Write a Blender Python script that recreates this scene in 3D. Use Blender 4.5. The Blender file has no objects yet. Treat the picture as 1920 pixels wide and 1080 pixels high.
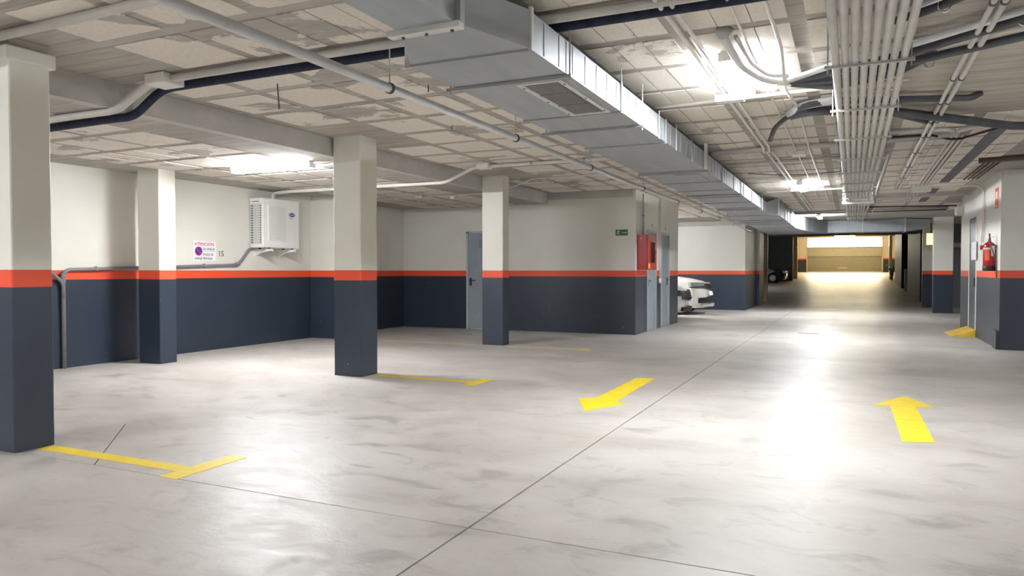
import bpy, bmesh, math, random
from mathutils import Vector, Matrix, noise
random.seed(7)
SC = bpy.context.scene
COL = SC.collection
PI = math.pi

# ------------------------------------------------------------------ camera, world, exposure
cam_d = bpy.data.cameras.new('camera'); cam = bpy.data.objects.new('camera', cam_d); COL.objects.link(cam)
cam_d.sensor_width = 36; cam_d.lens = 1370/1920*36
cam_d.clip_start = .05; cam_d.clip_end = 300
cam.location = (0, 0, 1.25)
cam.rotation_euler = (math.radians(90-1.338), 0, math.radians(24.93))
SC.camera = cam
SC.view_settings.view_transform = 'Standard'; SC.view_settings.look = 'None'
SC.view_settings.gamma = 1; SC.view_settings.use_curve_mapping = False
SC.view_settings.exposure = 2.0
w = bpy.data.worlds.new('World'); SC.world = w; w.use_nodes = True
w.node_tree.nodes['Background'].inputs[0].default_value = (.75, .85, 1, 1)
w.node_tree.nodes['Background'].inputs[1].default_value = 1.0
LAMP = 84.0        # emission of the cool white corridor tubes
LAMP_BACK = 112.0   # lamps behind the camera and in the side bays
WARM = 46.0        # warm tubes near the exit gate
GATE = 9.0        # daylight in the transom above the gate

# ------------------------------------------------------------------ materials
def nt(name):
    m = bpy.data.materials.new(name); m.use_nodes = True
    t = m.node_tree; return m, t, t.nodes['Principled BSDF']
def N(t, typ, **kw):
    n = t.nodes.new(typ)
    for k, v in kw.items(): setattr(n, k, v)
    return n
def plain(name, c, rough=.5, metal=0.0, emit=0, coat=0, noise_amt=.06, nscale=6.0, bump=0.0):
    m, t, b = nt(name)
    b.inputs['Roughness'].default_value = rough; b.inputs['Metallic'].default_value = metal
    b.inputs['Coat Weight'].default_value = coat
    if emit:
        b.inputs['Base Color'].default_value = (*c, 1)
        b.inputs['Emission Color'].default_value = (*c, 1); b.inputs['Emission Strength'].default_value = emit
        return m
    tc = N(t, 'ShaderNodeTexCoord'); nz = N(t, 'ShaderNodeTexNoise'); nz.inputs['Scale'].default_value = nscale
    nz.inputs['Detail'].default_value = 4
    t.links.new(tc.outputs['Object'], nz.inputs['Vector'])
    r = N(t, 'ShaderNodeValToRGB')
    r.color_ramp.elements[0].position = .3; r.color_ramp.elements[1].position = .7
    r.color_ramp.elements[0].color = (*[max(0, x*(1-noise_amt*1.6)) for x in c], 1)
    r.color_ramp.elements[1].color = (*[min(1, x*(1+noise_amt)) for x in c], 1)
    t.links.new(nz.outputs['Fac'], r.inputs[0]); t.links.new(r.outputs[0], b.inputs['Base Color'])
    if bump:
        bp = N(t, 'ShaderNodeBump'); bp.inputs['Strength'].default_value = bump; bp.inputs['Distance'].default_value = .01
        t.links.new(nz.outputs['Fac'], bp.inputs['Height']); t.links.new(bp.outputs[0], b.inputs['Normal'])
    return m
def mixc(t, fac, a, b):
    n = N(t, 'ShaderNodeMix', data_type='RGBA')
    if hasattr(fac, 'node'): t.links.new(fac, n.inputs[0])
    else: n.inputs[0].default_value = fac
    for k, s in ((6, a), (7, b)):
        if hasattr(s, 'node'): t.links.new(s, n.inputs[k])
        else: n.inputs[k].default_value = (*s, 1)
    return n.outputs[2]
def math_(t, op, a, b=0.0, clamp=False):
    n = N(t, 'ShaderNodeMath', operation=op); n.use_clamp = clamp
    for k, s in ((0, a), (1, b)):
        if hasattr(s, 'node'): t.links.new(s, n.inputs[k])
        else: n.inputs[k].default_value = s
    return n.outputs[0]
def geo(t, sx=1, sy=1, sz=1):
    g = N(t, 'ShaderNodeNewGeometry'); mp = N(t, 'ShaderNodeMapping')
    mp.inputs['Scale'].default_value = (sx, sy, sz)
    t.links.new(g.outputs['Position'], mp.inputs['Vector'])
    return mp.outputs[0]
def nz_(t, vec, scale, detail=4, rough=.55, dist=0.0):
    n = N(t, 'ShaderNodeTexNoise'); n.inputs['Scale'].default_value = scale; n.inputs['Detail'].default_value = detail
    n.inputs['Roughness'].default_value = rough; n.inputs['Distortion'].default_value = dist
    t.links.new(vec, n.inputs['Vector']); return n.outputs['Fac']
def ramp(t, fac, p0, p1, c0=(0, 0, 0), c1=(1, 1, 1), interp='LINEAR'):
    r = N(t, 'ShaderNodeValToRGB'); e = r.color_ramp.elements; r.color_ramp.interpolation = interp
    e[0].position = p0; e[1].position = p1; e[0].color = (*c0, 1); e[1].color = (*c1, 1)
    t.links.new(fac, r.inputs[0]); return r.outputs[0]
def bump_(t, b, h, strength, dist=.01):
    bp = N(t, 'ShaderNodeBump'); bp.inputs['Strength'].default_value = strength; bp.inputs['Distance'].default_value = dist
    t.links.new(h, bp.inputs['Height']); t.links.new(bp.outputs[0], b.inputs['Normal'])

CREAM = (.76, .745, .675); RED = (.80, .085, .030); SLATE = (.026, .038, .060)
def banded(name, lift=0.0, cream=CREAM):
    """garage wall paint: cream above, red-orange stripe, slate dado; the bands are real paint at fixed heights"""
    m, t, b = nt(name)
    g = N(t, 'ShaderNodeNewGeometry'); s = N(t, 'ShaderNodeSeparateXYZ'); t.links.new(g.outputs['Position'], s.inputs[0])
    v = geo(t)
    wob = math_(t, 'MULTIPLY', math_(t, 'SUBTRACT', nz_(t, v, 5), .5), .006)
    z = math_(t, 'ADD', s.outputs[2], wob)
    up = math_(t, 'GREATER_THAN', z, 1.258+lift); lo = math_(t, 'LESS_THAN', z, 1.138+lift)
    big = nz_(t, v, 1.3, 5)
    crm = mixc(t, ramp(t, big, .3, .7), tuple(x*.93 for x in cream), cream)
    dk = mixc(t, ramp(t, big, .3, .7), tuple(x*.85 for x in SLATE), tuple(x*1.12 for x in SLATE))
    c = mixc(t, up, RED, crm); c = mixc(t, lo, c, dk)
    spots = math_(t, 'GREATER_THAN', nz_(t, v, 24, 1), .80)
    c = mixc(t, math_(t, 'MULTIPLY', spots, .6), c, (.42, .40, .36))
    t.links.new(c, b.inputs['Base Color'])
    b.inputs['Roughness'].default_value = .42
    t.links.new(math_(t, 'ADD', math_(t, 'MULTIPLY', lo, -.08), .48), b.inputs['Roughness'])
    bump_(t, b, nz_(t, v, 22, 5), .12, .006)
    return m
M = {}
M['wall'] = banded('garage_wall_paint')
M['wall_ramp'] = banded('garage_wall_paint_by_gate', 1.19, (.72, .60, .50))

def floor_mat():
    m, t, b = nt('power_floated_concrete')
    v = geo(t, 1, 1.6, 1)
    big = nz_(t, v, .55, 6, .6, .6); mid = nz_(t, v, 2.6, 7, .65, 1.0); fine = nz_(t, v, 14, 6, .7)
    c = mixc(t, ramp(t, big, .35, .68), (.42, .385, .350), (.58, .545, .508))
    c = mixc(t, math_(t, 'MULTIPLY', ramp(t, mid, .34, .47, (1, 1, 1), (0, 0, 0)), .60), c, (.27, .25, .228))
    c = mixc(t, math_(t, 'MULTIPLY', ramp(t, fine, .30, .38, (1, 1, 1), (0, 0, 0)), .55), c, (.25, .225, .20))
    blot = nz_(t, geo(t, 1.0, 2.2, 1), 1.7, 3, .5, .4)
    c = mixc(t, math_(t, 'MULTIPLY', ramp(t, blot, .25, .29, (1, 1, 1), (0, 0, 0)), .6), c, (.20, .175, .16))
    t.links.new(c, b.inputs['Base Color'])
    r = math_(t, 'ADD', math_(t, 'MULTIPLY', ramp(t, mid, .3, .7), .24), .28)
    r = math_(t, 'ADD', r, math_(t, 'MULTIPLY', ramp(t, fine, .35, .6), .06))
    t.links.new(r, b.inputs['Roughness'])
    b.inputs['IOR'].default_value = 1.55; b.inputs['Specular IOR Level'].default_value = .75
    bump_(t, b, math_(t, 'ADD', mid, math_(t, 'MULTIPLY', fine, .5)), .16, .02)
    return m
M['floor'] = floor_mat()
M['joint'] = plain('dark_joint', (.05, .045, .04), .9)

def conc(name, lo, hi, dark, streak=True):
    m, t, b = nt(name)
    v = geo(t, .35, 2.6, 2.6) if streak else geo(t)
    a = nz_(t, v, 3.2, 8, .65, .5); big = nz_(t, geo(t, .6, 1, 1), .8, 4)
    c = mixc(t, ramp(t, a, .30, .68), lo, hi)
    c = mixc(t, math_(t, 'MULTIPLY', ramp(t, big, .35, .55, (1, 1, 1), (0, 0, 0)), .55), c, dark)
    board = N(t, 'ShaderNodeTexWave', wave_type='BANDS', bands_direction='Y'); board.inputs['Scale'].default_value = 1.6
    board.inputs['Distortion'].default_value = .6; board.inputs['Detail'].default_value = 2
    t.links.new(geo(t, .12, 1, 1), board.inputs['Vector'])
    c = mixc(t, math_(t, 'MULTIPLY', ramp(t, board.outputs['Fac'], .0, .07, (1, 1, 1), (0, 0, 0)), .35 if streak else 0), c, tuple(x*.6 for x in dark))
    t.links.new(c, b.inputs['Base Color']); b.inputs['Roughness'].default_value = .85
    bump_(t, b, a, .5, .012)
    return m
M['slab'] = conc('board_marked_concrete', (.34, .315, .28), (.52, .485, .435), (.27, .25, .225))
M['beam'] = conc('beam_concrete', (.46, .445, .42), (.58, .56, .53), (.40, .385, .36), False)
def block_mat():
    m, t, b = nt('ceiling_block')
    v = geo(t, .8, 1.1, 1)
    ed = nz_(t, v, 1.15, 9, .62, .35)
    oi = N(t, 'ShaderNodeObjectInfo')
    a = math_(t, 'ADD', ed, math_(t, 'MULTIPLY', oi.outputs['Random'], .09))
    k = ramp(t, a, .425, .44, (1, 1, 1), (0, 0, 0))
    fine = nz_(t, geo(t), 30, 4)
    cream = mixc(t, ramp(t, fine, .3, .7), (.68, .625, .55), (.78, .725, .65))
    st = nz_(t, geo(t, .5, 2.2, 1), 3.2, 7, .6)
    grey = mixc(t, ramp(t, st, .3, .7), (.34, .32, .29), (.48, .45, .41))
    t.links.new(mixc(t, k, cream, grey), b.inputs['Base Color']); b.inputs['Roughness'].default_value = .9
    bump_(t, b, math_(t, 'ADD', fine, math_(t, 'MULTIPLY', k, 1.2)), .35, .008)
    return m
M['block'] = block_mat()
def galv(name, c, rough):
    m, t, b = nt(name)
    a = nz_(t, geo(t, 1.2, 1.2, .4), 5, 6, .6); s = nz_(t, geo(t, 2.2, .25, 1), 4, 5)
    t.links.new(mixc(t, ramp(t, s, .3, .7), tuple(x*.86 for x in c), c), b.inputs['Base Color'])
    b.inputs['Metallic'].default_value = .45
    t.links.new(math_(t, 'ADD', math_(t, 'MULTIPLY', a, .22), rough-.1), b.inputs['Roughness'])
    bump_(t, b, s, .10, .02)
    return m
M['duct'] = galv('galvanised_duct_sheet', (.42, .45, .48), .50)
M['steel'] = plain('galvanised_pipe', (.66, .67, .68), .28, .35)
M['seam'] = plain('duct_flange', (.42, .43, .44), .45, .7)
M['conduit'] = plain('grey_plastic_conduit', (.56, .545, .51), .38)
M['white_conduit'] = plain('white_plastic_conduit', (.74, .72, .68), .38)
M['rod'] = plain('zinc_threaded_rod', (.50, .50, .49), .45, .5)
M['clamp'] = plain('dark_clamp', (.10, .10, .11), .5, .3)
M['navy'] = plain('navy_insulation', (.012, .018, .05), .75, noise_amt=.3, nscale=14, bump=.4)
M['hose'] = plain('dark_grey_hose', (.07, .075, .09), .5, noise_amt=.2)
M['hose_light'] = plain('light_grey_hose', (.66, .67, .69), .4)
M['black'] = plain('black_plastic', (.012, .012, .014), .5)
M['brown'] = plain('brown_conduit', (.10, .065, .05), .7)  # dark brown base colour
M['box'] = plain('white_junction_box', (.80, .79, .76), .4)
M['diff'] = plain('cool_white_tube', (.93, .965, 1), emit=LAMP)
M['diff_bay'] = plain('cool_white_tube_left_bay', (.95, .97, 1), emit=LAMP*.80)
M['diff_fill'] = plain('far_bay_fill_light', (.93, .965, 1), emit=LAMP_BACK*.35)  # added unseen fill for the far left bay
M['diff_back'] = plain('cool_white_tube_soft', (.93, .965, 1), emit=LAMP_BACK)
M['warm'] = plain('warm_tube', (1, .74, .20), emit=WARM)
M['gate_light'] = plain('daylight_transom', (1, .98, .92), emit=GATE)
M['warm_sign'] = plain('warm_lit_sign', (1, .86, .38), emit=.42)
M['door'] = plain('grey_steel_door', (.30, .345, .385), .38, noise_amt=.04)
M['door_dark'] = plain('dark_steel_door', (.045, .06, .09), .4)
M['frame'] = plain('pale_door_frame', (.46, .50, .54), .4)
M['yellow'] = None
def road_yellow():
    m, t, b = nt('yellow_floor_paint'); v = geo(t)
    a = nz_(t, v, 9, 6, .7)
    c = mixc(t, ramp(t, a, .35, .7), (.80, .58, .015), (.90, .70, .03))
    c = mixc(t, math_(t, 'MULTIPLY', ramp(t, nz_(t, v, 17, 5, .7), .27, .34, (1, 1, 1), (0, 0, 0)), .5), c, (.45, .36, .14))
    t.links.new(c, b.inputs['Base Color']); b.inputs['Roughness'].default_value = .45; return m
M['yellow'] = road_yellow()
def worn_yellow():
    m, t, b = nt('worn_yellow_floor_paint'); v = geo(t)
    c = mixc(t, ramp(t, nz_(t, v, 5, 7, .7), .42, .60), (.76, .56, .16), (.64, .52, .30))
    t.links.new(c, b.inputs['Base Color']); b.inputs['Roughness'].default_value = .5; return m
M['worn'] = worn_yellow()
M['red'] = plain('fire_red_enamel', (.42, .008, .016), .30, noise_amt=.03, coat=.3)
M['red_print'] = plain('red_print', (.75, .03, .03), .5)
M['orange_print'] = plain('orange_red_print', (.80, .12, .06), .5)
M['pink_print'] = plain('crimson_print', (.72, .02, .12), .5)
M['blue_print'] = plain('blue_print', (.03, .05, .35), .5)
M['dark_print'] = plain('dark_print', (.05, .05, .10), .5)
M['grey_print'] = plain('grey_stencil', (.16, .17, .16), .6)
M['white'] = plain('white_enamel', (.84, .83, .80), .35, noise_amt=.02)
M['white_dim'] = plain('white_grille', (.66, .66, .64), .4, noise_amt=.03)
M['paper'] = plain('white_paper', (.85, .85, .86), .7, noise_amt=.02)
M['green'] = plain('exit_green', (.012, .10, .085), .45)
M['lumin'] = plain('luminous_cream', (.74, .76, .50), .5)
M['glass'] = plain('dark_glass', (.03, .012, .014), .08)
M['carwhite'] = plain('white_car_paint', (.80, .78, .73), .22, noise_amt=.01, coat=.6)
M['cardark'] = plain('dark_car_paint', (.02, .025, .04), .2, coat=.6)
M['chrome'] = plain('chrome', (.8, .8, .8), .12, 1.0, noise_amt=.02)
M['lens'] = plain('headlamp_lens', (.55, .57, .6), .08, .5)
M['rubber'] = plain('tyre_rubber', (.015, .015, .016), .8)
M['charcoal'] = plain('charcoal_wall', (.030, .034, .042), .6)  # near-black base colour of the ramp side walls
M['charcoal_soft'] = plain('dark_grey_wall', (.13, .14, .15), .6)  # dark grey base colour, lighter than the charcoal
M['beige'] = plain('beige_with_warm_light', (.62, .50, .36), .55)  # beige with the warm light on the lane strip mixed in
M['gate'] = plain('olive_beige_gate_panel', (.38, .36, .31), .5)
M['gate_low'] = plain('darker_gate_panel', (.27, .25, .215), .5)
M['ramp_yellow'] = plain('yellow_wedge_paint', (.78, .50, .05), .55, noise_amt=.12)
M['grate'] = plain('dark_iron_grate', (.06, .055, .05), .7, .4)

# ------------------------------------------------------------------ geometry helpers
def new(): return bmesh.new()
def add_box(bm, x0, x1, y0, y1, z0, z1, bev=0.0):
    m = Matrix.Translation(((x0+x1)/2, (y0+y1)/2, (z0+z1)/2)) @ Matrix.Diagonal((abs(x1-x0), abs(y1-y0), abs(z1-z0), 1))
    r = bmesh.ops.create_cube(bm, size=1, matrix=m)
    if bev:
        es = {e for v in r['verts'] for e in v.link_edges}
        bmesh.ops.bevel(bm, geom=list(es), offset=bev, segments=2, profile=.6, affect='EDGES')
    return bm
def bx(*a, bev=0.0): return add_box(new(), *a, bev=bev)
def add_cyl(bm, p0, p1, r0, r1=None, seg=16, cap=True):
    p0, p1 = Vector(p0), Vector(p1); d = p1-p0
    q = Vector((0, 0, 1)).rotation_difference(d.normalized()).to_matrix().to_4x4()
    bmesh.ops.create_cone(bm, cap_ends=cap, segments=seg, radius1=r0, radius2=r0 if r1 is None else r1, depth=d.length,
                          matrix=Matrix.Translation((p0+p1)/2) @ q)
    return bm
def cyl(*a, **k): return add_cyl(new(), *a, **k)
def smooth_path(pts, rad=.06, n=4):
    P = [Vector(p) for p in pts]; out = [P[0]]
    for i in range(1, len(P)-1):
        a = P[i-1]-P[i]; b = P[i+1]-P[i]; r = min(rad, a.length*.45, b.length*.45)
        s = P[i]+a.normalized()*r; e = P[i]+b.normalized()*r
        for k in range(n+1):
            u = k/n; out.append(s*(1-u)**2+P[i]*2*u*(1-u)+e*u*u)
    out.append(P[-1]); return out
def add_tube(bm, pts, r, seg=10, bend=.06, ribs=0):
    P = smooth_path(pts, bend) if bend else [Vector(p) for p in pts]
    rings = []; up = Vector((0, 0, 1)); prev = None
    for i, p in enumerate(P):
        t = (P[min(i+1, len(P)-1)]-P[max(i-1, 0)]).normalized()
        if prev is None:
            a = t.cross(up)
            if a.length < .1: a = t.cross(Vector((1, 0, 0)))
            a.normalize()
        else:
            a = (prev-t*prev.dot(t)).normalized()
        prev = a; b = t.cross(a)
        rings.append([bm.verts.new(p+(a*math.cos(2*PI*k/seg)+b*math.sin(2*PI*k/seg))*r) for k in range(seg)])
    for A, B in zip(rings, rings[1:]):
        for k in range(seg):
            f = bm.faces.new((A[k], A[(k+1) % seg], B[(k+1) % seg], B[k])); f.smooth = True
    bm.faces.new(rings[0][::-1]); bm.faces.new(rings[-1])
    return bm
def tube(*a, **k): return add_tube(new(), *a, **k)
def add_poly(bm, pts, ext):
    """closed polygon of 3-D points extruded by vector ext"""
    a = [bm.verts.new(Vector(p)) for p in pts]; b = [bm.verts.new(Vector(p)+Vector(ext)) for p in pts]
    n = len(pts); bm.faces.new(a); bm.faces.new(b[::-1])
    for i in range(n): bm.faces.new((a[(i+1) % n], a[i], b[i], b[(i+1) % n]))
    return bm
def poly(*a): return add_poly(new(), *a)
def add_hexa(bm, A, B):
    """loft between two quads (4 corners each)"""
    a = [bm.verts.new(Vector(p)) for p in A]; b = [bm.verts.new(Vector(p)) for p in B]
    bm.faces.new(a[::-1]); bm.faces.new(b)
    for i in range(4): bm.faces.new((a[i], a[(i+1) % 4], b[(i+1) % 4], b[i]))
    return bm
def wpos(o):
    p = Vector(o.location)
    while o.parent: o = o.parent; p += Vector(o.location)
    return p
def obj(name, bm, mat, parent=None, base=True):
    bmesh.ops.recalc_face_normals(bm, faces=bm.faces)
    xs = [v.co for v in bm.verts]
    c = Vector(((min(v.x for v in xs)+max(v.x for v in xs))/2, (min(v.y for v in xs)+max(v.y for v in xs))/2, min(v.z for v in xs)))
    for v in bm.verts: v.co -= c
    me = bpy.data.meshes.new(name); bm.to_mesh(me); bm.free()
    o = bpy.data.objects.new(name, me); COL.objects.link(o)
    for m_ in (mat if isinstance(mat, (list, tuple)) else [mat]): me.materials.append(M[m_] if isinstance(m_, str) else m_)
    o.location = c
    if parent is not None:
        o.parent = parent; o.location = c-wpos(parent)
    return o
def tag(o, label, cat, group=None):
    o['label'] = label; o['category'] = cat
    if group: o['group'] = group
    return o
def thing(name, label, cat, loc, group=None):
    o = bpy.data.objects.new(name, None); COL.objects.link(o); o.location = loc; o.empty_display_size = .1
    return tag(o, label, cat, group)
def struct(name, bm, mat, parent=None):
    o = obj(name, bm, mat, parent)
    if parent is None: o['kind'] = 'structure'
    return o
def rounded(bm):
    for f in bm.faces: f.smooth = True
    return bm
_dg = None
def text_bm(s, size, origin, xdir, updir, depth=.002, sx=1.0, align='LEFT', bold=0.0):
    cu = bpy.data.curves.new('t', 'FONT'); cu.body = s; cu.size = size; cu.extrude = depth/2; cu.resolution_u = 2
    cu.align_x = align; cu.offset = bold
    o = bpy.data.objects.new('t', cu); COL.objects.link(o)
    me = bpy.data.meshes.new_from_object(o.evaluated_get(bpy.context.evaluated_depsgraph_get()))
    bm = new(); bm.from_mesh(me); bpy.data.objects.remove(o); bpy.data.meshes.remove(me); bpy.data.curves.remove(cu)
    X = Vector(xdir); U = Vector(updir); W = X.cross(U); O = Vector(origin)
    for v in bm.verts: v.co = O+X*v.co.x*sx+U*v.co.y+W*v.co.z
    return bm

# ================================================================== STRUCTURE
CZ = 2.84; LZ = 2.625; STEP = -5.68
fl = struct('floor', bx(-9.5, 9.0, -9.5, 36.0, -.30, -.012), 'joint')
def slab(x0, x1, y0, y1):
    g = .005
    return obj('slab', bx(x0+g, x1-g, y0+g, y1-g, -.012, 0), 'floor', fl)
for (x0, x1) in ((-9.5, -1.68), (-1.68, 9.0)):
    for (y0, y1) in ((-9.5, 3.11), (3.11, 36.0)):
        slab(x0, x1, y0, y1)
# the floor climbs towards the gate
obj('ramp', poly([(-9.5, 36, 0), (-9.5, 74, 1.12), (-9.5, 80, 1.12), (-9.5, 80, -.3), (-9.5, 36, -.3)], (18.5, 0, 0)), 'floor', fl)
def saw_cut(p, q, wd=.006):
    p, q = Vector((*p, 0)), Vector((*q, 0)); n = (q-p).normalized().cross(Vector((0, 0, 1)))*wd/2
    return obj('saw_cut', poly([p-n, q-n, q+n, p+n], (0, 0, .0012)), 'joint', fl)
saw_cut((-4.415, 3.11), (-5.36, 4.05))
saw_cut((-1.68, 11.6), (-1.75, 11.9), .003)

ce = struct('ceiling', bx(STEP, 9.0, -9.5, 36.0, CZ, CZ+.3), 'slab')
obj('lower_slab', bx(-9.6, STEP, -9.5, 17.7, LZ, CZ+.3), 'slab', ce)
obj('far_slab', bx(-9.6, STEP, 17.7, 36, CZ, CZ+.3), 'slab', ce)
obj('sloping_slab', poly([(-9.6, 36, CZ), (-9.6, 80, 4.95), (-9.6, 80, 5.2), (-9.6, 36, CZ+.3)], (18.6, 0, 0)), 'slab', ce)
# step beam edge between the two ceiling heights
obj('step_beam', bx(STEP-.10, STEP+.02, -9.5, 13.93, LZ-.004, CZ), 'beam', ce)

# hollow blocks between the joists: the largest 300 seen are parts, the others one joined part
import mathutils
F = 1370.0
camM = cam.rotation_euler.to_matrix()
def proj(p):
    d = camM.inverted() @ (Vector(p)-Vector((0, 0, 1.25)))
    if d.z > -.3: return None
    return (960+F*d.x/-d.z, 540-F*d.y/-d.z)
blocks = []
PX, PY = .745, .74
def cell_ok(x, y):
    for (cx, cy) in ((-5.4, 3.2), (-5.4, 7.2), (-5.45, 11.15)):
        if abs(x-cx) < .75 and abs(y-cy) < .75: return False
    if -9.2 < x < -3.8 and 13.9 < y < 17.75: return False
    if x > .55 and y < 8.4: return False
    if x > 1.9 and y < 20: return False
    return True
for i in range(-12, 8):
    xr = -.375+PX*i                     # right edge of the cell
    for j in range(-1, 26):
        y0 = 4.95+PY*(j-3)+.06; y1 = y0+PY-.12
        if y1 > 24: continue
        xl = xr-.645
        zc = CZ
        if xr < STEP-.1 and y1 < 17.7: zc = LZ
        elif xl < STEP+.05 and y1 < 17.7: continue
        if xl < -9.1: continue
        if not cell_ok((xl+xr)/2, (y0+y1)/2): continue
        n = 3 if xr > -2.9 else (1 if zc == CZ else 2)
        if y0 > 15: n = 1
        wd = (xr-xl)/n
        for k in range(n):
            a, b = xl+k*wd+.0035, xl+(k+1)*wd-.0035
            q = [proj(p) for p in ((a, y0, zc), (b, y0, zc), (b, y1, zc), (a, y1, zc))]
            if any(p is None for p in q): area = 0
            elif not any(-60 < p[0] < 1980 and -60 < p[1] < 1100 for p in q): area = 0
            else: area = abs(sum(q[m][0]*q[(m+1) % 4][1]-q[(m+1) % 4][0]*q[m][1] for m in range(4)))/2
            blocks.append((area, a, b, y0, y1, zc))
blocks.sort(key=lambda t: -t[0])
meshes = {}
for t in blocks[:298]:
    _, a, b, y0, y1, zc = t
    key = (round(b-a, 3), round(y1-y0, 3), random.randrange(4))
    if key not in meshes:
        bm = new(); add_box(bm, -(b-a)/2, (b-a)/2, -(y1-y0)/2, (y1-y0)/2, 0, .02, bev=.003)
        for v in bm.verts:
            v.co.x += random.uniform(-.0025, .0025); v.co.y += random.uniform(-.004, .004); v.co.z += random.uniform(-.0015, .0015)
        me = bpy.data.meshes.new('block'); bm.to_mesh(me); bm.free(); me.materials.append(M['block']); meshes[key] = me
    o = bpy.data.objects.new('block', meshes[key]); COL.objects.link(o); o.parent = ce
    o.location = Vector(((a+b)/2, (y0+y1)/2, zc-.006-random.random()*.004))-Vector(ce.location)
bm = new()
for t in blocks[298:]:
    _, a, b, y0, y1, zc = t
    add_box(bm, a, b, y0, y1, zc-.008, zc+.01)
o = obj('far_blocks', bm, 'block', ce); o['kind'] = 'stuff'

# walls
struct('wall_left', bx(-9.5, -9.17, -9.5, 13.93, 0, CZ), 'wall')
struct('wall_back', bx(-9.5, 9.3, -9.8, -9.5, 0, CZ), 'wall')
struct('wall_right', bx(9.0, 9.3, -9.5, 36, 0, CZ), 'wall')
# plant room block with openings for its three doors
room = struct('wall_front', bx(-9.5, -7.56, 13.93, 14.13, 0, CZ), 'wall')
obj('wall_section', bx(-6.72, -3.82, 13.93, 14.13, 0, CZ), 'wall', room)
obj('wall_section', bx(-7.56, -6.72, 13.93, 14.13, 2.10, CZ), 'wall', room)
obj('concrete_band', bx(STEP-.05, -3.86, 13.87, 13.93, 2.70, CZ), 'beam', room)
side = struct('wall_side', bx(-4.02, -3.82, 14.13, 14.80, 0, CZ), 'wall')
obj('wall_section', bx(-4.02, -3.82, 15.58, 16.00, 0, CZ), 'wall', side)
obj('wall_section', bx(-4.02, -3.82, 16.82, 17.75, 0, CZ), 'wall', side)
obj('wall_section', bx(-4.02, -3.82, 14.80, 15.58, 2.10, CZ), 'wall', side)
obj('wall_section', bx(-4.02, -3.82, 16.00, 16.82, 2.10, CZ), 'wall', side)
obj('wall_section', bx(-9.5, -4.02, 17.55, 17.75, 0, CZ), 'wall', side)
obj('wall_section', bx(-9.5, -9.3, 17.75, 24.07, 0, CZ), 'wall', side)
# wall behind the white cars, turning the corner along the lane
far = struct('wall_far_left', bx(-9.5, -3.06, 24.07, 27.3, 0, CZ), 'wall')
obj('concrete_band', bx(-9.5, -3.06, 24.02, 24.07, 2.70, CZ), 'beam', far)
obj('wall_section', bx(-9.5, -2.98, 27.3, 28.7, 0, CZ), 'wall', far)
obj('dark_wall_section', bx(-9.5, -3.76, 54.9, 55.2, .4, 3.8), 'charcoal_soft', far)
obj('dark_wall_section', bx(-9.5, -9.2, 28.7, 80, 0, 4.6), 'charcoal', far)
# right block with the extinguisher
rb = struct('wall_block_right', bx(2.13, 9.0, 13.75, 16.16, 0, CZ), 'wall')
obj('wall_section', bx(2.16, 9.0, 16.16, 17.10, 2.32, CZ), 'wall', rb)
obj('wall_section', bx(2.16, 9.0, 17.10, 18.62, 0, CZ), 'wall', rb)
obj('wall_section', bx(2.72, 9.0, 16.16, 17.10, 0, 2.32), 'wall', rb)
obj('concrete_nib', bx(2.09, 2.13, 13.78, 14.10, 0, .30), 'wall', rb)
# dark side walls of the ramp and the gate wall
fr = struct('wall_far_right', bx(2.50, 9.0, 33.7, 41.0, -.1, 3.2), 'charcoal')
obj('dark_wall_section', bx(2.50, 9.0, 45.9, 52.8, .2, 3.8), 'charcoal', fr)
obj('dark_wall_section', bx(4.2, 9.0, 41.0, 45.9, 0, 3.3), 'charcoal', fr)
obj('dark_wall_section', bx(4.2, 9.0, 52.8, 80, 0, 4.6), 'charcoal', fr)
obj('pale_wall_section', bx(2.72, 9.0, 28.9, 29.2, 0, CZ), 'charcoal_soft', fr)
obj('lintel', bx(2.72, 9.0, 28.8, 28.9, 2.05, 2.20), 'beam', fr)
gw = struct('wall_gate', bx(-9.5, -3.90, 76, 76.3, 1.0, 5.0), 'wall_ramp')
obj('wall_section', bx(2.55, 4.2, 76, 76.3, 1.0, 5.0), 'wall_ramp', gw)
obj('wall_section', bx(-3.90, 2.55, 76, 76.3, 4.38, 5.0), 'wall_ramp', gw)

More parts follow.
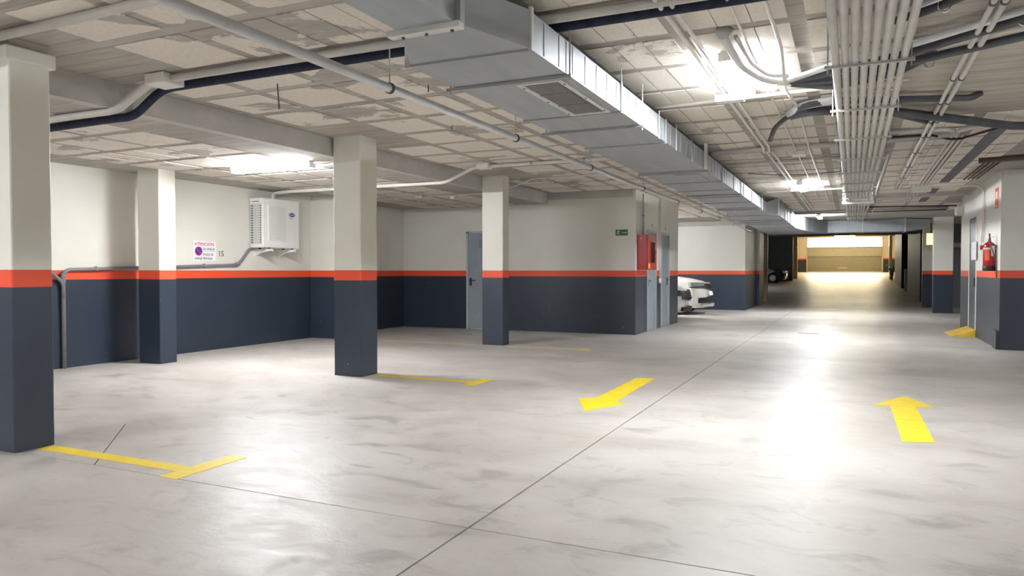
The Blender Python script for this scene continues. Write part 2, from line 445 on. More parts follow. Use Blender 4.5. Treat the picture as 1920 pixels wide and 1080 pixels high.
# doors of the plant rooms
def door(name, axis, a0, a1, h, face, out, leafmat='door', hinge=1, vent=True, handle=.09, frame='frame'):
    """axis 'x': leaf spans x at y=face, looking towards -y ; axis 'y': leaf spans y at x=face, looking towards +x"""
    def B(u0, u1, d0, d1, z0, z1, bev=0):
        return bx(u0, u1, face-d1*out, face-d0*out, z0, z1, bev=bev) if axis == 'x' else bx(face+d0*out, face+d1*out, u0, u1, z0, z1, bev=bev)
    d = struct(name, B(a0+.045, a1-.045, -.07, -.02, .012, h-.045), leafmat)
    fm = B(a0, a0+.045, -.10, .012, 0, h); 
    for args in ((a1-.045, a1, -.10, .012, 0, h), (a0, a1, -.10, .012, h-.045, h)):
        t_ = B(*args); me = bpy.data.meshes.new('t'); t_.to_mesh(me); fm.from_mesh(me); bpy.data.meshes.remove(me); t_.free()
    obj('door_frame', fm, frame, d)
    hx = a0+.045+handle if hinge > 0 else a1-.045-handle; sg = 1 if hinge > 0 else -1
    hp = obj('door_handle', B(hx-.022, hx+.022, -.02, -.006, .93, 1.10, .004), 'black', d)
    lv = B(*(sorted((hx-.012, hx+sg*.125))), .010, .028, 1.035, 1.057, .004)
    obj('lever', lv, 'black', hp)
    if vent:
        for zb in (1.72, .38):
            c = (a0+a1)/2
            vb = B(c-.15, c+.15, -.02, -.014, zb, zb+.22)
            v = obj('vent', vb, 'frame' if zb > 1 else leafmat, d)
            for k in range(8): obj('louvre', B(c-.135, c+.135, -.014, -.004, zb+.018+k*.025, zb+.030+k*.025), 'door_dark' if zb > 1 else leafmat, v)
    return d
door('door_1', 'x', -7.56, -6.72, 2.10, 13.93, 1, handle=.05)
door('door_2', 'y', 14.80, 15.58, 2.10, -3.82, 1, vent=False, hinge=1)
door('door_3', 'y', 16.00, 16.82, 2.10, -3.82, 1, vent=False, hinge=-1)
d4 = struct('door_4', bx(2.128, 2.20, 16.20, 17.06, .01, 2.28), 'door_dark')
fm = new(); add_box(fm, 2.118, 2.26, 16.16, 16.20, 0, 2.32); add_box(fm, 2.118, 2.26, 17.06, 17.10, 0, 2.32); add_box(fm, 2.118, 2.26, 16.20, 17.06, 2.28, 2.32)
obj('door_frame', fm, 'white', d4)
h = obj('door_handle', bx(2.11, 2.128, 16.30, 16.34, .95, 1.12), 'black', d4)
# sliding gate at the end of the lane: panels and bright transom
g = struct('door_5', bx(-3.90, 2.55, 76.12, 76.2, 1.12, 3.50), 'gate')
obj('gate_panel', bx(-3.84, 2.49, 76.06, 76.12, 2.63, 3.48), 'gate', g)
obj('gate_panel', bx(-3.84, 2.49, 76.04, 76.12, 1.16, 2.60), 'gate_low', g)
obj('gate_rail', bx(-3.84, 2.49, 76.0, 76.06, 1.14, 1.20), 'white', g)
obj('gate_handle', bx(-1.2, -.4, 75.98, 76.04, 1.52, 1.56), 'white', g)
wn = struct('window_1', bx(-3.90, 2.55, 76.15, 76.2, 3.54, 4.36), 'gate_light')
obj('window_frame', bx(-3.95, 2.6, 76.0, 76.15, 3.49, 3.54), 'beige', wn)
obj('window_frame', bx(-3.98, -3.88, 75.95, 76.15, 1.12, 4.4), 'beige', wn)
obj('window_frame', bx(2.53, 2.63, 75.95, 76.15, 1.12, 4.4), 'beige', wn)

# ================================================================== COLUMNS
def column(x0, x1, y0, y1, z1, label, group='banded concrete columns', cap=False, z0=0, mat='wall', name='concrete_column', step=False):
    t = thing(name, label, 'column', ((x0+x1)/2, (y0+y1)/2, z0), group)
    b = bx(x0, x1, y0, y1, z0, z1)
    bmesh.ops.subdivide_edges(b, edges=[e for e in b.edges if abs(e.verts[0].co.z-e.verts[1].co.z) > .5], cuts=40)
    bmesh.ops.bevel(b, geom=[e for e in b.edges if abs(e.verts[0].co.x-e.verts[1].co.x) < 1e-4 and abs(e.verts[0].co.y-e.verts[1].co.y) < 1e-4], offset=.008, segments=1, affect='EDGES')
    for v in b.verts:
        if z0+.02 < v.co.z < z1-.02:
            k = noise.noise(Vector((v.co.x*4, v.co.y*4, v.co.z*5)))
            v.co.x += k*.0016; v.co.y += k*.0016
    obj('shaft', b, mat, t)
    if cap:
        obj('capital', bx(x0-.03, x1+.03, y0-.03, y1+.03, z1, z1+.10, bev=.012), 'wall', t)
        obj('neck', bx(x0+.01, x1-.01, y0+.01, y1-.01, z1+.10, CZ), 'beam', t)
    return t
column(-5.60, -5.19, 3.08, 3.36, 2.68, 'nearest square column at the left edge of the photo with a lipped capital', cap=True)
column(-5.62, -5.225, 7.03, 7.36, CZ, 'square column left of centre in front of the air conditioner wall')
column(-5.67, -5.28, 11.0, 11.24, CZ, 'square column standing before the grey louvred door')
column(-8.81, -8.40, 6.88, 7.15, LZ, 'column close to the left wall, right of the drain pipe')
column(-9.17, -8.55, 10.80, 11.2, LZ, 'engaged pier in the corner right of the air conditioner')
column(2.19, 2.70, 24.9, 25.2, CZ, 'pale column across the lane just left of the dark doorway on the right', name='concrete_column')
column(2.21, 2.85, 28.8, 29.1, CZ, 'column with the small yellow lit sign, behind the cross duct on the right')
column(-3.4, -3.08, 31.0, 31.3, CZ, 'narrow strip just beyond the left wall corner, warm light put into its beige', mat='beige', name='pale_post')  # wall strip lit warm; that light is put into its colour
column(-3.98, -3.68, 58.4, 58.7, 4.0, 'beige post beside the dark wall left of the gate', mat='beige', z0=.6, name='pale_post')
column(2.46, 2.66, 60.0, 60.3, 4.0, 'white post right of the gate by the motorcycle', mat='white', z0=.6, name='pale_post')
column(2.46, 2.60, 42.6, 42.75, 1.35, 'short pale bollard before the dark opening on the right', mat='white', z0=.1, name='bollard')

# ================================================================== FLOOR MARKINGS
def flat(name, pts, mat, label, cat, group=None):
    o = obj(name, poly([(x, y, .0006) for x, y in pts], (0, 0, .0016)), mat); return tag(o, label, cat, group)
def bay_line(x0, x1, y, wd, t0, t1, mat, label, tw=.13):
    t = thing('bay_marking', label, 'floor marking', ((x0+x1)/2, y, 0.0006), 'yellow bay end lines')
    obj('line', poly([(x0, y-wd/2, .0006), (x1-tw, y-wd/2, .0006), (x1-tw, y+wd/2, .0006), (x0, y+wd/2, .0006)], (0, 0, .0016)), mat, t)
    obj('cross_bar', poly([(x1-tw, t0, .0006), (x1, t0, .0006), (x1, t1, .0006), (x1-tw, t1, .0006)], (0, 0, .0016)), mat, t)
bay_line(-5.18, -3.66, 3.28, .115, 3.10, 3.66, 'yellow', 'worn yellow T-shaped bay line running from the nearest left column', .15)
bay_line(-5.215, -3.72, 7.24, .10, 7.02, 7.50, 'yellow', 'yellow T-shaped bay line beside the column left of centre', .15)
bay_line(-7.6, -3.72, 10.95, .07, 10.83, 11.15, 'worn', 'faint thin yellow bay line by the column before the grey door', .2)
# left-hand arrow: outline from its corners on the ground
flat('floor_arrow', [(-2.152, 6.152), (-1.909, 6.669), (-2.03, 6.75), (-2.06, 8.38), (-2.27, 8.32), (-2.27, 6.86), (-2.417, 6.75)],
     'yellow', 'yellow lane arrow in the middle of the floor pointing back towards the viewer', 'arrow', 'painted lane arrows')
flat('floor_arrow', [(.49, 8.24), (.174, 7.547), (.335, 7.60), (.348, 6.016), (.562, 6.097), (.545, 7.63), (.709, 7.65)], 'yellow',
     'yellow lane arrow on the right pointing away towards the gate', 'arrow', 'painted lane arrows')
tag(obj('floor_grate', bx(-.96, -.58, 15.66, 15.74, .0005, .004), 'grate'), 'small dark slot grate in the lane floor near the fire cabinet', 'grate')
wr = tag(obj('threshold_ramp', poly([(1.72, 16.15, 0), (2.12, 16.15, 0), (2.12, 16.15, .14)], (0, 1.1, 0)), 'ramp_yellow'),
         'small yellow wedge ramp in front of the dark door on the right', 'ramp')

# ================================================================== DUCT
D0, D1 = 2.49, 2.70
du = thing('air_duct', 'long galvanised rectangular air duct under the ceiling, turning right above the lane', 'duct', (-2.05, 13, D0))
def ring(x0, x1, y, z0, z1): return [(x0, y, z0), (x1, y, z0), (x1, y, z1), (x0, y, z1)]
obj('narrow_section', bx(-2.14, -1.80, -2, 3.20, D0, D1), 'duct', du)
obj('flared_section', add_hexa(new(), ring(-2.14, -1.80, 3.24, D0, D1), ring(-2.43, -1.63, 3.77, D0, D1)), 'duct', du)
jy = [3.77, 4.37, 5.53, 6.12, 7.05, 7.95, 9.05, 9.22, 10.4, 11.5, 12.6, 13.7, 14.9, 16.1]
xl = -2.45
for a, b in zip([3.77, 5.53, 7.05, 9.12, 10.4, 11.5, 12.6, 13.7, 14.9], [5.53, 7.05, 9.12, 10.4, 11.5, 12.6, 13.7, 14.9, 16.3]):
    sec = new(); add_box(sec, xl+.001, -1.64, a+.004, b-.004, D0, D1)
    n_ = int((b-a)/.14)
    s_ = obj('duct_section', sec, 'duct', du)
    sm = new(); add_box(sm, xl-.012, -1.628, a-.012, a+.012, D0-.012, D1+.012)
    obj('flange', sm, 'seam', du)
    # folded cross ribs of the sheet, on the side and below
    k = a+.2
    while k < b-.1:
        obj('sheet_fold', bx(-1.641, -1.636, k-.004, k+.004, D0+.01, D1-.01), 'duct', s_); k += .24
obj('offset_section', add_hexa(new(), ring(-2.45, -1.64, 16.3, D0, D1), ring(-2.50, -1.44, 16.7, D0-.03, D1+.12)), 'duct', du)
for a, b in ((16.7, 18.3), (18.3, 19.9), (19.9, 21.7)):
    obj('duct_section', bx(-2.50, -1.44, a+.005, b-.005, D0-.03, D1+.12), 'duct', du)
    obj('flange', bx(-2.515, -1.425, a-.015, a+.015, D0-.045, D1+.13), 'seam', du)
obj('elbow', poly([(-2.50, 21.7, D0-.04), (-1.44, 21.7, D0-.04), (-1.20, 24.0, D0-.04), (-.7, 25.0, D0-.04), (-.7, 25.8, D0-.04), (-2.50, 25.8, D0-.04)], (0, 0, .38)), 'duct', du)
xs = [-.7, .42, 1.62, 2.12]
for a, b in ((-.7, .30), (.30, 1.45)):
    obj('cross_section', bx(a+.004, b-.004, 25.0, 25.8, 2.45, 2.82), 'duct', du)
    obj('flange', bx(b-.015, b+.015, 24.98, 25.82, 2.435, 2.835), 'white_dim', du)
obj('end_section', add_hexa(new(), [(1.46, 25.0, 2.45), (1.46, 25.0, 2.82), (1.46, 25.8, 2.82), (1.46, 25.8, 2.45)], [(2.12, 25.15, 2.55), (2.12, 25.15, 2.80), (2.12, 25.8, 2.80), (2.12, 25.8, 2.55)]), 'duct', du)
# bolted collar between the narrow and the flared part
obj('collar', bx(-2.20, -1.775, 3.19, 3.25, D0-.03, D0+.004, bev=.004), 'white_dim', du)
obj('collar', bx(-1.80, -1.77, 3.20, 3.245, D0, D1+.02), 'seam', du)
for px_ in (-2.12, -1.83, -1.98): obj('bolt', cyl((px_, 3.225, D0-.04), (px_, 3.225, D0-.03), .009, seg=8), 'clamp', du)
obj('corner_trim', bx(-1.645, -1.625, 3.755, 3.785, D0-.01, D1+.02), 'white_dim', du)
# hangers
for (hy, ov) in ((4.36, .06), (6.12, .09), (9.22, .05), (12.2, .05), (15.3, .05), (18.9, .05)):
    a_, b_ = (-2.45, -1.64) if hy < 16 else (-2.5, -1.44); z_ = D0 if hy < 16 else D0-.04
    obj('hanger_rail', bx(a_-ov, b_+.03, hy-.02, hy+.02, z_-.022, z_-.002), 'seam', du)
    obj('hanger_rod', cyl((b_+.015, hy, z_-.045), (b_+.015, hy, CZ), .006, seg=8), 'rod', du)
    obj('hanger_rod', cyl((a_-ov*.6, hy, z_-.045), (a_-ov*.6, hy, CZ), .006, seg=8), 'rod', du)
for hy in (5.5, 6.72, 7.45, 8.25):
    obj('hanger_rod', cyl((-1.626, hy, D0-.02), (-1.626, hy, CZ if hy in (5.5,) else D1+.03), .005, seg=8), 'rod', du)
obj('support_angle', bx(-1.632, -1.600, 9.02, 9.05, D0-.01, D1+.09), 'white_dim', du)
# grilles under the duct
def grille(x0, x1, y0, y1, nb=2, frame=.03):
    fr_ = new()
    for q in ((x0, x0+frame, y0, y1), (x1-frame, x1, y0, y1), (x0+frame, x1-frame, y0, y0+frame), (x0+frame, x1-frame, y1-frame, y1)):
        add_box(fr_, *q, D0-.012, D0-.001)
    gr = obj('grille', fr_, 'white_dim', du)
    obj('grille_recess', bx(x0+frame, x1-frame, y0+frame, y1-frame, D0-.003, D0-.001), 'clamp', gr)
    n = int((x1-x0-2*frame)/.0185)
    for k in range(n):
        x = x0+frame+.008+k*.0185
        obj('louvre', poly([(x-.006, y0+frame, D0-.003), (x+.004, y0+frame, D0-.011), (x+.008, y0+frame, D0-.010), (x-.002, y0+frame, D0-.003)], (0, y1-y0-2*frame, 0)), 'white_dim', gr)
    for k in range(1, nb+1):
        y = y0+(y1-y0)*k/(nb+1); obj('cross_bar', bx(x0+frame, x1-frame, y-.008, y+.008, D0-.010, D0-.003), 'clamp', gr)
    for (sx, sy) in ((x0+.015, y0+.1), (x0+.015, (y0+y1)/2), (x0+.015, y1-.1), (x1-.015, y0+.1), (x1-.015, (y0+y1)/2), (x1-.015, y1-.1)):
        obj('screw', cyl((sx, sy, D0-.016), (sx, sy, D0-.012), .007, seg=6), 'clamp', gr)
grille(-2.03, -1.71, 4.43, 5.49)
acc = obj('access_panel', bx(-2.10, -1.78, 9.45, 10.25, D0-.008, D0-.001), 'seam', du)
obj('panel_sheet', bx(-2.085, -1.795, 9.47, 10.23, D0-.010, D0-.008), 'duct', acc)

# ================================================================== CEILING PIPES
def pipe(name, pts, r, mat, label, cat='pipe', group=None, bend=.08, clamps=(), rods=False, axis='y', clampmat='clamp', boxes=(), ztop=CZ, seg=12):
    P0 = pts[0]; t = thing(name, label, cat, (sum(p[0] for p in pts)/len(pts), sum(p[1] for p in pts)/len(pts), min(p[2] for p in pts)-r), group)
    obj('pipe_run', tube(pts, r, seg=seg, bend=bend), mat, t)
    for c in clamps:
        x, y, z = c
        d = Vector((0, .012, 0)) if axis == 'y' else Vector((.012, 0, 0))
        cl_ = obj('clamp', cyl(Vector(c)-d, Vector(c)+d, r*1.18+.002, seg=14), clampmat, t)
        if rods: obj('hanger_rod', cyl((x, y, z+r), (x, y, ztop), .005, seg=6), 'rod', cl_)
    for b_ in boxes: obj('junction_box', bx(*b_, bev=.006), 'box', t)
    return t
pipe('steel_pipe', [(-2.88, -2, 2.5), (-2.88, 24.0, 2.5)], .031, 'steel', 'long straight galvanised water pipe running left of the air duct', rods=True,
     clamps=[(-2.88, y, 2.5) for y in (2.1, 4.21, 6.28, 8.45, 10.9, 13.3, 15.6, 17.9, 20.2, 22.6)])
pipe('conduit', [(3.5, 4.2, 2.795), (-5.22, 4.2, 2.795), (-5.64, 4.18, 2.588), (-5.80, 4.17, 2.588), (-9.15, 4.15, 2.59)], .030, 'conduit', 'thick pale conduit crossing the near ceiling and dropping over the step beside the navy pipe',
     'conduit', 'conduits crossing the ceiling', bend=.12, boxes=[(-5.18, -4.96, 4.12, 4.32, 2.75, 2.835)])
pipe('conduit', [(-4.97, 4.265, 2.80), (-5.27, 4.275, 2.80), (-5.66, 4.25, 2.60), (-5.83, 4.245, 2.60), (-9.15, 4.23, 2.59)], .014, 'white_conduit', 'thin pale conduit hugging the thick one over the ceiling step', 'conduit', 'conduits crossing the ceiling', bend=.1)
pipe('conduit', [(-2.5, 4.262, 2.80), (-4.95, 4.262, 2.80)], .009, 'white_conduit', 'thin white double conduit between the junction box and the duct', 'conduit', 'conduits crossing the ceiling')
pipe('insulated_pipe', [(.35, 4.33, 2.80), (-5.34, 4.42, 2.80), (-5.64, 4.38, 2.582), (-5.86, 4.36, 2.582), (-7.2, 4.42, 2.586), (-9.15, 4.42, 2.586)], .036, 'navy', 'navy insulated pipe crossing the near ceiling from left wall to past the duct', 'pipe', bend=.14)
pipe('conduit', [(-1.7, 2.93, 2.80), (-5.55, 2.99, 2.80)], .030, 'conduit', 'pale conduit in the top left corner above the nearest column', 'conduit', 'conduits crossing the ceiling')
pipe('conduit', [(-2.96, 9.72, 2.80), (-5.13, 9.70, 2.80), (-5.63, 9.68, 2.592), (-5.86, 9.66, 2.592), (-8.75, 9.63, 2.59), (-8.97, 9.62, 2.57), (-8.98, 9.62, 2.455)], .026, 'white_conduit',
     'shiny pale conduit rising over the ceiling step from the air conditioner top', 'conduit', 'conduits crossing the ceiling', bend=.1,
     clamps=[(x, 9.70, 2.80) for x in (-3.4, -4.2)], axis='x', clampmat='rod', boxes=[(-5.07, -4.87, 9.64, 9.78, 2.765, 2.84)])
pipe('conduit', [(-5.86, 9.73, 2.59), (-8.78, 9.70, 2.58), (-8.99, 9.69, 2.56), (-9.00, 9.69, 2.455)], .013, 'conduit', 'thin grey conduit behind the shiny one at the air conditioner', 'conduit', 'conduits crossing the ceiling', bend=.1)
pipe('conduit', [(-2.5, 11.33, 2.805), (-4.9, 11.35, 2.805), (-5.20, 11.36, 2.70), (-5.75, 11.36, 2.60), (-8.5, 11.36, 2.595)], .012, 'white_conduit',
     'thin white conduit behind the column before the grey door', 'conduit', 'conduits crossing the ceiling', boxes=[(-7.2, -7.05, 11.31, 11.42, 2.57, 2.622)])
tag(obj('lamp_socket', rounded(cyl((-6.45, 11.36, 2.53), (-6.45, 11.36, 2.585), .035, .05, seg=14)), 'white'), 'small round white lamp socket on the thin conduit left of the middle column', 'lamp socket')
pipe('conduit', [(-7.6, 11.4, 2.60), (-7.2, 13.85, 2.60)], .008, 'white_conduit', 'very thin conduit running along the low ceiling to the louvred door', 'conduit')
pipe('conduit', [(-3.05, 5.9, 2.80), (-2.47, 5.75, 2.80)], .010, 'white_conduit', 'short white conduit stub between the steel pipe and the duct', 'conduit')
for (x, y, l, a) in ((-4.42, 4.80, .22, .02), (-3.95, 6.95, .06, 0), (-3.30, 5.4, .06, 0), (-3.0, 6.0, .05, 0)):
    tag(obj('threaded_rod', cyl((x, y, CZ), (x+a, y, CZ-l), .006, seg=6), 'clamp'),
        {-4.42: 'longest bare rod hanging from the ceiling left of the steel pipe', -3.95: 'short rod stub in the ceiling right of the column left of centre',
         -3.30: 'short bare rod end just left of the upper steel pipe', -3.0: 'short bare rod end close to the steel pipe clamp'}[x], 'rod', 'bare rods left in the ceiling')

# pair of conduits with swan-neck bends
for dx, lab in ((-1.035, 'left conduit of the pair running between duct and ceiling lamp'), (-.968, 'right conduit of the pair running between duct and ceiling lamp')):
    s = 0 if dx < -1 else .05
    pipe('conduit', [(dx, 0, 2.80), (dx, 4.42+s, 2.80), (dx+.02, 4.56+s, 2.775), (dx+.03, 9.5, 2.775), (dx+.02, 9.66, 2.73), (dx+.035, 9.82, 2.775), (dx+.06, 20.0, 2.79)], .0145, 'white_conduit', lab, 'conduit', 'paired conduits beside the lamp', bend=.05)
tag(obj('junction_box', bx(-1.10, -.86, 6.56, 6.68, 2.725, 2.785, bev=.006), 'box'), 'white junction box where the pair of conduits meets the crossing pipe near the lamp', 'junction box', 'white junction boxes')
tag(obj('junction_box', bx(-1.05, -.83, 14.60, 14.72, 2.735, 2.785, bev=.006), 'box'), 'small white junction box by the second ceiling lamp', 'junction box', 'white junction boxes')
tag(obj('junction_box', bx(-.72, -.55, 10.10, 10.28, 2.74, 2.79, bev=.006), 'box'), 'dim junction box on the thin conduit beyond the cut hose end', 'junction box', 'white junction boxes')
pipe('conduit', [(-1.66, 6.72, 2.76), (.40, 6.56, 2.76)], .014, 'white_conduit', 'white conduit crossing beside the bright lamp above the tray', 'conduit', 'conduits crossing the ceiling')
pipe('conduit', [(-.665, 0, 2.80), (-.668, 4.22, 2.80), (-.655, 4.32, 2.79), (-.66, 6.6, 2.79), (-.66, 10.1, 2.79), (-.66, 17.2, 2.80)], .010, 'white_conduit', 'thin conduit running past the hose hole towards the gate', 'conduit', bend=.05)
pipe('conduit', [(-.472, 0, 2.80), (-.472, 4.34, 2.80), (-.46, 4.44, 2.785), (-.455, 5.35, 2.785), (-.50, 6.3, 2.72), (-.475, 7.4, 2.785), (-.50, 10.2, 2.785), (-.47, 18.6, 2.795)], .0125, 'white_conduit',
     'wavy white conduit passing in front of the hose bundles', 'conduit', bend=.06)
for y, x0, x1, r, lab in ((9.78, -1.66, 1.0, .026, 'thick grey pipe crossing behind the tray of conduits'), (9.92, -1.66, .75, .018, 'thinner grey pipe just behind the thick crossing pipe'),
                          (10.95, -1.66, .1, .02, 'grey pipe crossing near the second grille of the duct')):
    pipe('crossing_pipe', [(x0, y+.05, 2.795), (x1, y-.1, 2.795)], r, 'conduit', lab, 'pipe', 'grey pipes crossing the ceiling')
pipe('conduit', [(-1.5, 14.85, 2.77), (.9, 14.75, 2.77)], .016, 'white_conduit', 'bright conduit crossing at the second ceiling lamp', 'conduit', 'conduits crossing the ceiling')
pipe('cable', [(-1.5, 12.1, 2.79), (-1.1, 12.3, 2.77), (-.75, 12.6, 2.79), (0, 12.4, 2.79)], .006, 'clamp', 'thin dark sagging cable before the second lamp', 'cable')
for y, lab in ((20.5, 'first bundle pipe behind the far lamp'), (20.9, 'second bundle pipe behind the far lamp')):
    pipe('crossing_pipe', [(-1.4, y, 2.78), (2.1, y, 2.78)], .03, 'conduit' if y < 20.8 else 'hose', lab, 'pipe', 'pipes before the cross duct')

# the tray of eight conduits
TX = [-.108+.0565*i for i in range(8)]
for i, x in enumerate(TX):
    nm = ['leftmost', 'second', 'third', 'fourth', 'fifth', 'sixth', 'seventh', 'rightmost'][i]
    lab = nm+' of the eight parallel grey conduits hung above the lane' if i in (0, 7) else nm+' from the left of the eight parallel conduits hung above the lane'
    x2 = x+(x-.09)*-.03
    end = [(x2, 15.6, 2.605), (x2, 19.4, 2.605), (x2+.01, 21.0, 2.63), (x2+.01, 24.4, 2.80)]
    if i == 7: end = [(x2, 15.6, 2.605), (x2+.02, 17.4, 2.605), (x2+.0, 19.0, 2.615), (x2-.02, 21, 2.63), (x2-.02, 24.4, 2.80)]
    t = pipe('conduit', [(x, -1, 2.605), (x, 9, 2.605)]+end, .0235 if i else .026, 'conduit', lab, 'conduit', 'eight conduits hung above the lane', bend=.1, seg=14)
    for cy in (6.3+.06*((i*5) % 3), 11.9):
        obj('coupling', cyl((x, cy-.035, 2.605), (x, cy+.035, 2.605), .0265, seg=14), 'conduit', t)
for k, y in enumerate((5.2, 6.63, 8.1, 9.57, 10.9, 12.25, 13.5, 14.7, 17.9, 19.6)):
    t = thing('hanging_bracket', ['nearest', 'second', 'third', 'fourth', 'fifth', 'sixth', 'seventh', 'eighth', 'ninth', 'farthest'][k]+' rail bracket carrying the eight conduits', 'bracket', (.09, y, 2.55), 'brackets under the eight conduits')
    obj('rail', bx(-.175, .345, y-.012, y+.012, 2.560, 2.578), 'rod', t)
    for sx in (-.155, .325): obj('threaded_rod', cyl((sx, y, 2.53), (sx, y, CZ), .005, seg=6), 'rod', t)
    if k < 5:
        for x in TX: obj('clip', bx(x-.012, x+.012, y-.016, y+.016, 2.5745, 2.5815), 'box', t)
t = thing('cable_box', 'white box that the eight conduits run through at mid distance', 'box', (.1, 15.75, 2.55))
obj('box_body', bx(-.17, .36, 15.60, 15.90, 2.56, 2.68, bev=.006), 'box', t)
obj('box_lip', bx(-.185, .375, 15.56, 15.60, 2.545, 2.60, bev=.004), 'white', t)

# hoses fanning out behind the tray
def hose(name, pts, r, mat, label, bend=.12, ribs=False, group='dark hoses behind the conduits'):
    t = thing(name, label, 'hose', (pts[0][0], pts[0][1], min(p[2] for p in pts)-r), group)
    obj('hose_run', tube(pts, r, seg=12, bend=bend), mat, t)
    return t
HZ = 2.745
t = hose('flexible_hose', [(-.775, 4.93, 2.84), (-.775, 5.02, 2.77), (-.745, 5.55, 2.74), (-.66, 5.98, HZ), (-.56, 6.15, HZ), (-.45, 6.2, HZ)], .027, 'hose_light', 'pale hose dropping from the broken hole in the ceiling to the bundle', group='pale hoses')
obj('torn_collar', rounded(cyl((-.775, 4.92, 2.80), (-.775, 4.99, 2.84), .045, .06, seg=9)), 'seam', t)
obj('tape_wrap', cyl((-.56, 6.14, HZ), (-.45, 6.2, HZ), .034, seg=12), 'white_dim', t)
hose('flexible_hose', [(-.72, 5.10, 2.82), (-.68, 5.6, 2.76), (-.60, 5.98, 2.76), (-.47, 6.12, 2.77)], .014, 'hose_light', 'thinner pale hose beside the torn ceiling hole', group='pale hoses')
hose('flexible_hose', [(-.46, 6.16, 2.75), (-.16, 5.88, 2.755), (.34, 5.62, 2.77), (1.6, 4.6, 2.78)], .024, 'hose_light', 'pale hose on the near side of the fan behind the conduits', group='pale hoses')
hose('flexible_hose', [(-.46, 6.19, HZ), (-.16, 6.03, 2.75), (.35, 5.78, 2.76), (.96, 5.30, 2.77), (1.8, 4.6, 2.77)], .030, 'hose', 'nearest dark hose of the first fan, running up to the top right')
hose('flexible_hose', [(-.46, 6.22, HZ), (-.16, 6.26, 2.74), (.36, 5.99, 2.75), (1.0, 5.68, 2.76), (1.9, 5.2, 2.77)], .030, 'hose', 'middle dark hose of the first fan behind the conduits')
hose('flexible_hose', [(-.46, 6.25, HZ), (-.16, 6.50, 2.74), (.30, 6.32, 2.76), (.47, 6.15, 2.80), (.53, 6.1, 2.84)], .027, 'hose', 'short dark hose ending in the plaster just right of the conduits')
hose('flexible_hose', [(.30, 5.88, 2.78), (1.0, 5.55, 2.79), (1.8, 5.1, 2.79)], .022, 'conduit', 'pale pipe between the two dark hoses at upper right', group='pale hoses')
hose('flexible_hose', [(-.81, 8.34, 2.66), (-.74, 8.05, 2.73), (-.62, 7.72, 2.75), (-.48, 7.42, 2.75), (-.38, 7.34, 2.75)], .024, 'hose', 'cut dark hose whose open end hangs below the ceiling')
t = hose('flexible_hose', [(-.54, 7.5, 2.75), (-.42, 7.25, 2.77), (-.16, 7.16, 2.77), (.32, 7.34, 2.77), (.95, 7.62, 2.785), (1.02, 7.66, 2.83)], .030, 'hose', 'dark hose reaching into the plastered hole right of the conduits')
obj('tape_wrap', tube([(-.56, 7.52, 2.755), (-.44, 7.29, 2.775), (-.16, 7.15, 2.775)], .036, bend=.1), 'hose_light', t)
hose('flexible_hose', [(-.54, 7.52, 2.74), (-.40, 7.42, 2.745), (-.16, 7.46, 2.745), (.36, 7.76, 2.74), (1.49, 9.02, 2.74), (2.3, 9.3, 2.74)], .043, 'hose', 'thickest dark pipe running off to the right beyond the conduits')
hose('flexible_hose', [(-.30, 7.46, 2.76), (.05, 7.75, 2.78), (.36, 8.07, 2.785), (.74, 8.75, 2.79)], .030, 'hose', 'dark hose branching diagonally below the thick dark pipe')
hose('flexible_hose', [(.2, 5.14, 2.80), (.36, 5.02, 2.79), (.47, 4.87, 2.78), (.8, 4.5, 2.78), (1.2, 4.0, 2.78)], .026, 'hose', 'dark pipe with a metal clip at the top, right of the conduits')
hose('flexible_hose', [(.2, 5.06, 2.81), (.44, 4.80, 2.79), (1.1, 4.0, 2.79)], .016, 'hose_light', 'pale pipe alongside the clipped dark pipe', group='pale hoses')
for (x, y, l) in ((.47, 4.86, 'shiny clip on the dark pipe at the top edge right of the conduits'), (.93, 5.33, 'shiny clip on the dark hose at the right edge'), (.50, 6.14, 'shiny clip at the end of the short dark hose')):
    c = tube([(x-.03, y+.02, 2.83), (x-.035, y, 2.75), (x, y-.01, 2.72), (x+.03, y-.01, 2.75), (x+.03, y, 2.83)], .006, seg=6, bend=.02)
    tag(obj('pipe_clip', c, 'chrome'), l, 'clip', 'metal pipe clips')
# cables at mid distance, right
pipe('cable', [(.2, 9.55, 2.80), (.8, 9.6, 2.80), (1.02, 9.82, 2.77), (1.12, 9.82, 2.77), (1.42, 9.35, 2.79), (1.9, 9.2, 2.79)], .014, 'black', 'black sagging cable tied across the four conduits', 'cable', bend=.05)
pipe('crossing_pipe', [(.3, 9.22, 2.80), (.92, 9.3, 2.80), (1.02, 9.45, 2.80)], .022, 'conduit', 'grey pipe ending left of the black cable knot', 'pipe', 'grey pipes crossing the ceiling')
pipe('crossing_pipe', [(1.06, 9.45, 2.80), (1.15, 9.32, 2.80), (1.42, 9.15, 2.80)], .022, 'conduit', 'grey pipe starting right of the black cable knot', 'pipe', 'grey pipes crossing the ceiling')
for k, x in enumerate((1.02, 1.075, 1.13, 1.185)):
    pipe('conduit', [(x, 9.78, 2.79), (x+.02, 12.5, 2.79), (x+.04, 15.1, 2.79)], .013, 'white_conduit', ['leftmost', 'second', 'third', 'rightmost'][k]+' of the four thin conduits running on from the black cable', 'conduit', 'four thin conduits at the right')
    pipe('conduit', [(x-.02, 15.9, 2.79), (x-.02, 18.4, 2.79)], .011, 'white_conduit', ['leftmost', 'second', 'third', 'rightmost'][k]+' of the four thin conduits beyond the right-hand box', 'conduit', 'four thin conduits farther on')
for k, x in enumerate((1.70, 1.76, 1.82, 1.88)):
    pipe('conduit', [(x, 12.3, 2.79), (x, 14.4, 2.79)], .013, 'brown', ['leftmost', 'second', 'third', 'rightmost'][k]+' of the four dark brown conduits above the right block', 'conduit', 'brown conduits above the right block')
